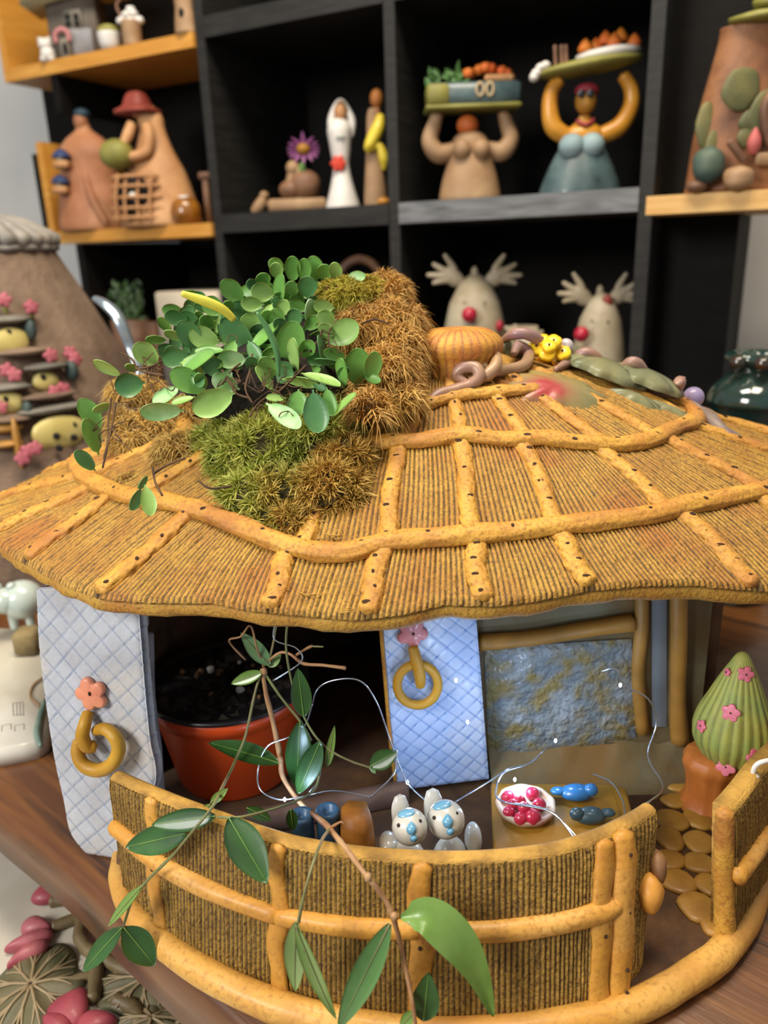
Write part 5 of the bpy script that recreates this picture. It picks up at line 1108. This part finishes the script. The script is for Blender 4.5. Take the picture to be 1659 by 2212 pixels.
f.lathe('skirt', 1252, 405, [(86, 0), (84, 10), (70, 50), (52, 88), (40, 108), (34, 120)], M_tb, ay=.75, ripple=lambda a, z: .025 * math.sin(18 * a)); f.lathe('chest', 1256, 300, [(36, 0), (44, 15), (40, 30), (22, 44), (14, 52), (12, 60)], M_och, ay=.6)
for sx in (-1, 1): f.blob('bodice', 1246 + sx * 21, 306, 27, 25, terra('pale_blue_bodice', '8AA0A4', '748C92'), d=-26)
f.tube('arm', [(1225, 285, 0), (1192, 262, 0), (1182, 220, 0), (1186, 185, 0), (1200, 165, 0)], [17, 19, 17, 15, 13], M_och)
f.tube('arm', [(1285, 285, 0), (1330, 265, 0), (1352, 225, 0), (1350, 188, 0), (1332, 160, 0)], [17, 19, 17, 15, 13], M_och)
f.blob('head', 1256, 210, 22, 26, terra('amber_face', 'A8782A', '94661E'), d=-4); f.blob('turban', 1258, 188, 25, 14, terra('crimson_turban', '9A2A3A', '84222E'), d=-2); f.tube('necklace', [(1236, 252, -14), (1254, 262, -26), (1272, 250, -14)], 3.5, terra('crimson_turban', '9A2A3A'))
for x in (1240, 1259): f.blob('sunglass_lens', x, 199, 8, 8, mat('dark_lens', '20242A', rough=.15, coat=.6, bump=0), d=-28, ry=4)
f.mk('tray', blob(f.P(1262, 140, 0), (112 * f.k, 60 * f.k, 15 * f.k), 30, .03, axis=(-.12, 0, 1)), M_olive)
f.mk('tray_cloth', blob(f.P(1300, 118, 0), (68 * f.k, 50 * f.k, 14 * f.k), 24, .06, axis=(-.08, 0, 1)), M_wht)
for i, (x, y) in enumerate([(1250, 104), (1292, 88), (1322, 84), (1350, 96), (1275, 100), (1306, 96)]): f.mk('orange_fruit', lathe([(r * f.k, h * f.k) for r, h in ((14, -8), (15, 0), (9, 10), (2, 17))], f.P(x, y, rg.uniform(-15, 10)), 14), M_orf)
for i, (x, y) in enumerate([(1150, 152), (1158, 142), (1168, 138), (1145, 160)]): f.blob('shell', x, y, 10, 9, M_wht, d=-12, lump=.1, seed=i)
for x in (1190, 1203, 1212): f.tube('stick', [(x, 138, -8), (x - 3, 98, -8)], 4, M_brn)
# --- leaf covered house on the pine plank
f = Fig(1590, 412, onshelf(1590, 412, 0, 0), 45.55, 'clay_treehouse', 'brown clay tree house covered with green leaves at the right edge', 'clay house')
f.lathe('trunk', 1610, 411, [(130, 0), (126, 40), (122, 100), (112, 180), (98, 250), (86, 310), (84, 340)], terra('rich_brown_clay', '8A5A36', '6A4228', '9C6C44'), ay=.62, seg=40)
f.mk('roof_slab', blob(f.P(1625, 62, -20), (92 * f.k, 80 * f.k, 13 * f.k), 24, .1), M_olive); f.mk('roof_slab', blob(f.P(1650, 30, -15), (70 * f.k, 60 * f.k, 16 * f.k), 24, .1), M_olive)
M_tl = terra('tree_leaf_glaze', '6E6A40', '565A38', '7E7646')
for x, y, a, b, g_ in ((1550, 205, 38, 44, .5), (1612, 262, 50, 56, -.4), (1640, 120, 26, 44, .8), (1575, 270, 26, 24, 0), (1500, 270, 20, 50, .3), (1512, 320, 16, 40, .1), (1570, 300, 20, 24, .9)):
    q = (x - 1610) / 118; dd = -118 * .62 * math.sqrt(max(0, 1 - min(.96, q * q))) - 4
    f.mk('leaf', blob(f.P(x, y, dd), (a * f.k, 6 * f.k, b * f.k * .9), 20, .12, seed=x), M_tl)
f.blob('pink_bud', 1578, 312, 14, 26, terra('coral_bud', 'B8605A', 'A85050'), d=-90, pinch=.5); f.blob('blue_basket', 1497, 356, 32, 36, terra('petrol_basket', '2E4A4E', '4A5A4A'), d=-70, lump=.08)
f.blob('clay_rose', 1550, 388, 30, 25, M_tan, d=-96, lump=.14); f.blob('foot', 1480, 398, 22, 14, M_brn, d=-60); f.mk('nameplate', boxg(f.P(1610, 362, -92), (54 * f.k, 10 * f.k, 24 * f.k), bev=.15), M_tan)
f.tube('branch', [(1560, 350, -88), (1545, 330, -88), (1530, 310, -84)], 8, M_brn); f.tube('branch', [(1610, 320, -92), (1590, 250, -92), (1620, 200, -90), (1660, 190, -80)], 10, M_brn); f.blob('opening', 1650, 230, 22, 60, M_blkhole, d=-76)
# --- lower cells
ZL = 14.5
M_deer = terra('oatmeal_clay', 'A89C86', '94886E', 'B8AE98'); M_rn = terra('red_nose', 'B01E38', '98182E', rough=.35)
def deer(cx, top, rw, bd, nose, lb, sw=1.0, d=6):
    f = Fig(cx, 900, onshelf(cx, 700, d, 0), ZL, 'reindeer_figurine', lb, 'figurine', 'clay reindeer on the lower shelf'); P0 = f.o.copy(); f.px = cx
    # vertical placement measured from the photograph at the figure's distance
    def P(x, y, dd=0): q = aty(x, y, P0[1] + dd * f.k); return q
    hz = P(cx, top)[2] - ZL; rr = rw * f.k
    f.mk('body', lathe([(rr * 1.25, 0), (rr * 1.3, hz * .3), (rr * 1.05, hz * .62), (rr * .86, hz * .8), (rr * .55, hz * .93), (rr * .2, hz * .995), (.01, hz)], (P0[0], P0[1], ZL), 28), M_deer)
    for sx in (-1, 1):
        rt = P(cx + sx * rw * .35, top + 22); br = P(cx + sx * rw * sw * .95, top + 0)
        f.mk('antler', tube([rt, (rt + br) / 2, br, P(cx + sx * rw * sw * 1.3, top + 12, 0)], [8 * f.k, 17 * f.k, 15 * f.k, 6 * f.k], 12, 6, squash=.6, flat=(0, -1, 0)), M_deer)
        for ex, ey in ((1.05, -42), (1.45, -22), (1.65, 2), (1.45, 20)):
            f.mk('antler_tine', tube([(rt + br) / 2, P(cx + sx * rw * sw * ex * .72, top + ey * .45 + 4), P(cx + sx * rw * sw * ex, top + ey)], [9 * f.k, 8 * f.k, 4 * f.k], 10, 5), M_deer)
    nz = P(nose[0], nose[1], -rw * 1.15); f.mk('nose', blob(nz, 16 * f.k, 18), M_rn); f.mk('tuft', blob(P(cx, top - 2), (8 * f.k, 8 * f.k, 14 * f.k), 12), M_deer)
    for sx in (-.35, .35): f.mk('eye', blob(P(cx + sx * rw, top + 62, -rw * .9), 2.5 * f.k, 8), M_dot)
    return f
f = deer(1025, 592, 62, 0, (1014, 680), 'oatmeal clay reindeer with a red nose, the larger left one'); f.mk('scarf_end', blob(f.o + np.array([46 * f.k, -4, (900 - 690) * f.k * .88]), (8 * f.k, 8 * f.k, 12 * f.k), 12), M_rn)
f = deer(1296, 632, 50, 0, (1256, 722), 'oatmeal clay reindeer with a red nose by the right shelf post', 1.1); f.mk('bow', blob(aty(1312, 652, f.o[1] - 1.5), (12 * f.k, 8 * f.k, 15 * f.k), 12, .1), M_red)
f = Fig(1130, 900, onshelf(1130, 730, 3, 0), ZL, 'reindeer_figurine', 'smallest reindeer, only its antler tips showing behind the yellow blossoms', 'figurine', 'clay reindeer on the lower shelf')
ht = aty(1130, 735, f.o[1])[2]; f.mk('body', lathe([(3, 0), (3.2, 6), (2.2, 14), (.6, ht - ZL - .4), (.02, ht - ZL)], (f.o[0], f.o[1], ZL), 20), M_deer)
for x, t_ in ((1092, 706), (1112, 702), (1150, 706), (1172, 716)): f.mk('antler_tine', tube([aty(1130, 745, f.o[1]), aty((x + 1130) / 2, 730, f.o[1]), aty(x, t_, f.o[1])], [.5, .5, .3], 10, 5), M_deer)
# hoop, carton, plant, brown box
q = onshelf(788, 620, 8, 0); hp = [aty(778 + 56 * math.cos(a), 640 - 80 * math.sin(a), q[1]) for a in np.linspace(0, math.pi, 12)]
hp = [np.array([hp[0][0], hp[0][1], ZL + .42])] + hp + [np.array([hp[-1][0], hp[-1][1], ZL + .42])]
o = mk('wooden_hoop', tube(hp, .75, 12, 4, flat=(0, -1, 0)), M_brn); meta(o, 'brown wooden hoop standing in the shadow behind the plant top', 'hoop')
q = onshelf(440, 700, 3, 0); k = kpx(q); zt = aty(440, 628, q[1])[2]
o = mk('carton', boxg((q[0], q[1] + 3, ZL), (170 * k, 11, zt - ZL), sv, nv, bev=.3), mat('cream_card', 'CFC3B0', 'C4B8A4', scale=8, rough=.8)); meta(o, 'cream carton standing on the lower shelf behind the green plant', 'box')
q = onshelf(220, 650, 12, 0); k = kpx(q); zt = aty(230, 622, q[1])[2]
o = mk('brown_box', boxg((q[0], q[1], ZL), (130 * k, 8, zt - ZL), sv, nv, bev=.2), terra('brown_card', '4A3018', '3E2814')); meta(o, 'dark brown box in the shadow of the lower left shelf', 'box')
q = onshelf(282, 700, 4, 0); k = kpx(q); t = thing('potted_plant', (q[0], q[1], ZL), 'dark green bushy potted plant in the shadow of the lower left shelf', 'plant')
zt = aty(282, 690, q[1])[2]; mk('pot', lathe([(2.5, 0), (3.4, (zt - ZL) * .5), (3.8, zt - ZL)], (q[0], q[1], ZL), 24), M_brn, t)
G = []; rg = np.random.default_rng(8)
for i in range(150):
    b = np.array([q[0] + rg.uniform(-3.2, 3.2), q[1] + rg.uniform(-2, 2), zt - 1 + rg.uniform(0, 7.5)]); G.append(place(leafgeo(1.5, .6, True, n=5, m=3), b, (rg.normal() * .5, rg.normal() * .4, 1), (0, -1, .2)))
mk('foliage', join(*G), mat('shade_leaf', '3A5A22', '2A4A1C', scale=40, rough=.5), t)['kind'] = 'stuff'
o = mk('small_wooden_box', boxg(onshelf(335, 720, 2, 0) * [1, 1, 0] + [0, 0, ZL], (2.6, 3, aty(335, 695, onshelf(335, 720, 2, 0)[1])[2] - ZL), sv, nv, bev=.15), M_brn); meta(o, 'narrow brown wooden box between the dark plant and the cream carton', 'box')

# ================================================================== TOWER HOUSE AT THE LEFT
TC = aty(-25, 700, 112); TC[2] = 0
tw = thing('clay_tower_house', TC, 'tall grey brown clay tower house with pink flowers at the left edge', 'clay house')
tprof = sprof([(27, .05), (25, 8), (21.8, 17), (18.2, 25), (14.4, 33.3), (11.2, 39.5), (9.6, 42.8)], 6)
M_tow = mat('rough_grey_brown_clay', '7A6452', '5C4A3C', '8C7662', scale=10, rough=.85, bump=1.0, bscale=110, bdist=.002)
mk('tower_body', lathe(tprof, TC, 90, ripple=lambda a, z: .008 * math.sin(60 * a)), M_tow, tw)
def tr_(z): return float(np.interp(z, [p[1] for p in tprof], [p[0] for p in tprof]))
def thit(x, y, off=0.0):
    d = ray(x, y); k = 76.0
    while k < 125:
        p = CP + d * k
        if np.hypot(p[0] - TC[0], p[1] - TC[1]) < tr_(p[2]) + off: break
        k += .1
    return p
def trn(p):
    n = np.array([p[0] - TC[0], p[1] - TC[1], 0]); return n / np.linalg.norm(n)
cap = lathe([(8.6, 42.0), (10.2, 41.6), (10.4, 42.2), (8.6, 43.6), (6, 44.8), (3, 45.6), (.1, 45.9)], TC, 144, ripple=lambda a, z: .05 * abs(math.sin(11 * a)))
mk('roof_cap', cap, M_dgre, tw)
for i in range(22):
    a = math.radians(180 + i * 12 - 30); d = np.array([math.cos(a), math.sin(a), 0]); mk('roof_tile', tube([TC + d * 2.5 + [0, 0, 46.2], TC + d * 6.5 + [0, 0, 45.2], TC + d * 10.6 + [0, 0, 42.8]], [.6, .85, 1.1], 10, 3), mat('pale_roof_tile', '9A948A', '7E7A74', 'B0A090', scale=30, rough=.7), tw)
M_yw = mat('lemon_window_glaze', 'CFC07A', 'C0AE66', scale=20, rough=.4); M_tp = terra('teal_pot', '2E3E3E', '3A4A46'); M_pk = terra('rose_pink_blossom', 'B0606A', 'A04E5A', scale=60)
def tower_blob(nm, x, y, a, b, m_, off=.4, th=.8, lump=.05, seed=0):
    p = thit(x, y, off); k = kpx(p); n = trn(p); t_ = np.array([-n[1], n[0], 0]); g = blob((0, 0, 0), (a * k, th, b * k), 18, lump, seed=seed)
    V = g[0][:, :1] * -t_ + g[0][:, 1:2] * n + g[0][:, 2:3] * np.array([0, 0, 1.0]); return mk(nm, (V + p, g[1]), m_, tw)
for x, y, a, b in ((25, 738, 36, 30), (98, 825, 30, 22), (18, 872, 34, 26), (128, 935, 62, 38)):
    o = tower_blob('window_plate', x, y, a, b, M_yw)
    if y != 935:
        p = thit(x - 6, y - 8 if y != 738 else y - 18, 1.2); mk('window_opening', blob(p, (.45, .3, .5), 10), M_blkhole, o)
    else:
        for xx, yy in ((125, 918), (158, 918), (122, 942), (160, 945), (128, 968)): mk('window_opening', blob(thit(xx, yy, 1.2), (.5, .3, .45), 10), M_blkhole, o)
for x, y, a in ((20, 690, 44), (98, 792, 46), (15, 836, 50), (120, 882, 80), (50, 760, 60), (105, 855, 60), (20, 905, 50)): tower_blob('eave', x, y, a, 9, M_dgre if y in (690, 792, 836, 882) else M_tow, off=1.0, th=1.6, lump=.12, seed=x)
for x, y in ((66, 712), (155, 800), (60, 888)): tower_blob('pot', x, y, 12, 22, M_tp, off=1.2, th=1.0)
for i, (x, y) in enumerate([(8, 648), (66, 664), (108, 768), (150, 764), (160, 776), (15, 800), (30, 810), (135, 842), (118, 848), (60, 975), (75, 968), (0, 880), (48, 990)]):
    p = thit(x, y, 1.6); k = kpx(p); mk('pink_flower', flower(p, 17 * k, .5, trn(p) + [0, 0, .2], rot=i), M_pk, tw)
    if i < 5: mk('flower_stalk', tube([p, p - [0, 0, 1.6]], .3, 6, 2), M_olive, tw)
for x, y, h_ in ((12, 925, 10), (38, 960, 60), (12, 960, 8)):
    tower_blob('timber_door' if h_ == 60 else 'timber_beam', x, y, 9 if h_ == 60 else 36, h_, M_beam, off=1.0, th=1.0)
o = mk('metal_arm', tube([aty(206, 645, 97), aty(226, 656, 96), aty(250, 678, 95.5), aty(264, 705, 95), aty(282, 750, 95), aty(302, 800, 94), aty(345, 900, 93), (-21, 92, .8)], [.5, .75, .85, .8, .7, .7, .7, .7], 14, 6, squash=.7), mat('pale_blue_metal', 'AEBEC8', '98A8B4', rough=.25, metal=.7, bump=0)); meta(o, 'pale blue curved metal arm rising beside the grey tower', 'handle')
# teal glazed vase at the right edge
q = aty(1632, 850, 84); k = kpx(q); t = thing('glazed_vase', (q[0], q[1], 0), 'dark teal glossy ceramic vase with gathered neck at the right edge', 'vase')
M_tv = mat('deep_teal_gloss', '16302E', '1E3A34', '2A2A20', scale=14, rough=.08, coat=.9, bump=.05)
zq = lambda y: aty(1632, y, 84)[2]; zt = zq(758)
mk('body', lathe(sprof([(2.6, .02), (3.6, .6)] + [(r_ * k, zq(y)) for r_, y in ((88, 905), (98, 870), (90, 838), (62, 812), (46, 800))], 4), (q[0], q[1], 0), 48), M_tv, t)
mk('neck', lathe(sprof([(r_ * k, zq(y)) for r_, y in ((44, 804), (50, 792), (66, 778), (62, 764), (48, 760), (34, 768), (30, 780))], 4), (q[0], q[1], 0), 64, ripple=lambda a, z: .1 * math.sin(6 * a)), M_tv, t)
for a in (-2.7, -1.9, -1.1, -.4): mk('neck_knot', blob((q[0] + 62 * k * math.cos(a), q[1] + 62 * k * math.sin(a), zq(778)), (.9, .9, .8), 14, .12), mat('brown_gloss', '3A241A', '2A2A20', rough=.12, coat=.8), t)

# ================================================================== THINGS ON AND BELOW THE TABLE, LEFT
M_cg = mat('cream_glaze', 'CFC9B8', 'BDB6A4', 'DAD5C8', scale=7, rough=.3, coat=.4, bump=.1)
zpl = 1.6
P = [atz(x, y, zpl) for x, y in ((-120, 1365), (0, 1352), (80, 1356), (100, 1420), (104, 1500), (108, 1585), (78, 1606), (0, 1622), (-120, 1640))]
pq = thing('ceramic_plaque', np.mean(P, 0) * [1, 1, 0] + [0, 0, .03], 'cream glazed ceramic plaque lying left of the hut with a stamped mark', 'plaque')
P = resample(P + [P[0]], 60)[:-1]; mk('slab', prism([p * [1, 1, 0] + [0, 0, .05] for p in P], (0, 0, zpl - .05), bev=.5), M_cg, pq)
M_ink = mat('grey_ink', '5A564C', rough=.6)
def strk(pts): return mk('stamp_line', tube([atz(x, y, zpl + .0) for x, y in pts], .035, 5, 1), M_ink, pq)
for x in (28, 36, 43, 50): strk([(x, 1518), (x + 1, 1546)])
strk([(28, 1520), (50, 1516)]); strk([(30, 1546), (52, 1543)])
for x in (4, 32): strk([(x, 1580), (x, 1568), (x + 20, 1564), (x + 20, 1576)])
q = atz(45, 1366, zpl); f = Fig(45, 1366, q, zpl + .02, 'pig_teapot', 'pale celadon pig shaped pot standing at the far end of the cream plaque', 'pot')
M_cel = mat('celadon_glaze', 'AEBFB8', 'C4CCC4', scale=10, rough=.2, coat=.5, bump=.03)
f.blob('body', 62, 1296, 44, 42, M_cel); f.blob('head', 36, 1290, 30, 28, M_cel, d=-18); f.tube('snout', [(26, 1292, -30), (12, 1290, -50)], [17, 15], M_cel, sub=2)
for x, y in ((10, 1286), (18, 1292)): f.blob('nostril', x, y, 3, 4, M_dot, d=-62)
for x in (40, 76): f.tube('leg', [(x, 1320, -10), (x, 1352, -10)], [11, 9], M_cel)
for x in (22, 52): f.blob('ear', x, 1262, 10, 9, M_cel, d=-15)
q = atz(58, 1418, zpl); k = kpx(q); o = mk('stone_block', boxg((q[0], q[1] + 1, zpl + .02), (52 * k, 2.4, 2.6), bev=.3), mat('rough_yellow_stone', '8C7A52', '6E6040', scale=30, rough=.9, bump=1.2, bscale=90, bdist=.002)); meta(o, 'rough yellow grey stone block standing on the plaque against the hut wall', 'stone')
q = atz(92, 1560, zpl); t = thing('fish_tail_ornament', q, 'green ribbed fan shaped ornament at the plaque edge beside the lattice wall', 'ornament')
for i in range(5): mk('rib', tube([atz(96, 1512 + i * 3, zpl + .5), atz(88 - i * 2, 1545 + i * 8, zpl + .4), atz(80 + i * 2, 1575 + i * 9, zpl + .3)], [.15, .32, .2], 8), mat('sea_green_glaze', '4E6E62', '7E9488', scale=30, rough=.35, coat=.3), t)
mk('cord', tube([atz(98, 1460, zpl + .3), atz(72, 1480, zpl + .2), atz(66, 1505, zpl + .15), atz(85, 1525, zpl + .3)], .12, 8), M_tan, t)

# lotus relief panel on a stool, lower than the table
LZ = -12.0
st = thing('low_stool', (-24, 38, -76), 'cream topped low stand under the lotus relief at lower left', 'stool')
mk('seat', boxg((-27, 40, LZ - 5.0), (54, 62, 3.0), bev=.5), M_cream, st)
for x, y in ((-48, 14), (-6, 14), (-48, 66), (-6, 66)): mk('leg', boxg((x, y, -76), (3.5, 3.5, -LZ * 0 + 76 + LZ - 5.0), bev=.3), M_brn, st)
lt = thing('lotus_relief', (-27, 40, LZ - 2), 'cream ceramic relief panel with pink lotus buds and veined leaves', 'relief')
mk('panel', boxg((-27, 40, LZ - 1.98), (52, 60, 1.98), bev=.5), mat('cream_panel_glaze', 'CDC7B8', 'BDB6A6', 'D6D2C8', scale=9, rough=.45, bump=.3, bscale=50), lt)
def LP(x, y, h=0.0): return atz(x, y, LZ + h)
M_ls = mat('lotus_stem_glaze', '6E5E3E', '5A4A30', '847452', scale=40, rough=.5, bump=.4)
M_lp = mat('lotus_pink_glaze', 'A04650', '8A3644', 'B86A6E', scale=25, rough=.5, coat=.1, bump=.3, stretch=(1, 1, 1))
M_ll = mat('lotus_leaf_glaze', '55553A', '6A6248', '46482E', scale=20, rough=.5, bump=.6, bscale=160)
M_lv = mat('lotus_vein_glaze', '9A8868', '8A7858', scale=40, rough=.5)
for pts, r in (([(110, 1948), (140, 1944), (165, 1955), (178, 1985), (172, 2020), (185, 2045), (205, 2060)], .55), ([(115, 2002), (150, 1990), (200, 1970), (240, 1950)], .5), ([(205, 2060), (208, 2110), (200, 2160)], .6), ([(205, 2060), (250, 2085), (300, 2110)], .55), ([(130, 2135), (170, 2115), (215, 2100)], .4), ([(250, 2160), (290, 2180), (300, 2215)], .6)):
    mk('stem', tube([LP(x, y, .35) for x, y in pts], r, 10, 6, lump=.05), M_ls, lt)
def petal(x, y, a, b, ang, h=.5):
    p = LP(x, y, h); k = kpx(p); ca, sa = math.cos(R(ang)), math.sin(R(ang)); g = blob((0, 0, 0), (a * k, b * k * 1.25, .75), 20, .03, pinch=0); V = g[0].copy()
    q = V[:, 0] / (a * k); V[:, 1] *= (1 - .55 * q); X = V[:, 0] * ca - V[:, 1] * sa; Y = V[:, 0] * sa + V[:, 1] * ca
    return mk('lotus_petal', (np.stack([X, Y, V[:, 2]], 1) + p, g[1]), M_lp, lt)
for a in ((100, 1930, 28, 21, 95), (80, 2002, 34, 17, -10), (62, 2035, 50, 15, 205), (60, 2062, 46, 15, 225), (235, 1978, 26, 15, 200), (155, 2175, 46, 34, 70), (210, 2212, 44, 24, 10), (120, 2215, 40, 20, 150)): petal(*a)
def lleaf(cx, cy, a, b, nv_, seed):
    c = LP(cx, cy, .3); k = kpx(c); rg = np.random.default_rng(seed); V = []; nr, na = 8, 56
    for i in range(nr):
        q = (i + .05) / (nr - 1)
        for j in range(na):
            an = 2 * math.pi * j / na; e = 1 + .06 * math.sin(5 * an + seed) + .04 * math.sin(9 * an); V.append(c + np.array([math.cos(an) * a * k * q * e, math.sin(an) * b * k * 1.45 * q * e, .6 * (1 - q * q) + .25 * q * math.sin(6 * an + seed)]))
    Fc = [(i * na + j, i * na + (j + 1) % na, (i + 1) * na + (j + 1) % na, (i + 1) * na + j) for i in range(nr - 1) for j in range(na)]
    kk = len(V); V += [v * [1, 1, 0] + [0, 0, LZ + .02] for v in V[-na:]]; Fc += [((nr - 1) * na + j, (nr - 1) * na + (j + 1) % na, kk + (j + 1) % na, kk + j) for j in range(na)]
    lf = mk('lotus_leaf', (V, Fc), M_ll, lt)
    for i in range(nv_):
        an = 2 * math.pi * i / nv_ + .2; pt = lambda q, s=0.0: c + np.array([math.cos(an + s) * a * k * q, math.sin(an + s) * b * k * 1.45 * q, .62 * (1 - q * q) + .25 * q * math.sin(6 * (an + s) + seed) + .06])
        mk('vein', tube([pt(.05), pt(.35), pt(.65), pt(.95)], [.14, .12, .1, .06], 6, 3), M_lv, lf); mk('vein', tube([pt(.4), pt(.65, .1), pt(.88, .2)], [.09, .08, .05], 6, 3), M_lv, lf); mk('vein', tube([pt(.45), pt(.68, -.1), pt(.9, -.18)], [.09, .08, .05], 6, 3), M_lv, lf)
lleaf(70, 2140, 98, 80, 11, 1); lleaf(320, 2125, 105, 52, 11, 2); lleaf(440, 2190, 90, 60, 9, 3); lleaf(330, 2212, 80, 30, 7, 4)
o = mk('driftwood_knob', blob(LP(405, 2040, 2.2) * [1, 1, 0] + [0, 0, LZ + 1.9], (2.2, 2.6, 1.85), 24, .12, seed=5), mat('driftwood', '7A5228', '5E3C1C', '94683A', scale=24, rough=.8, bump=1, bscale=100)); meta(o, 'knobbly driftwood lump under the table edge on the lotus relief', 'driftwood')
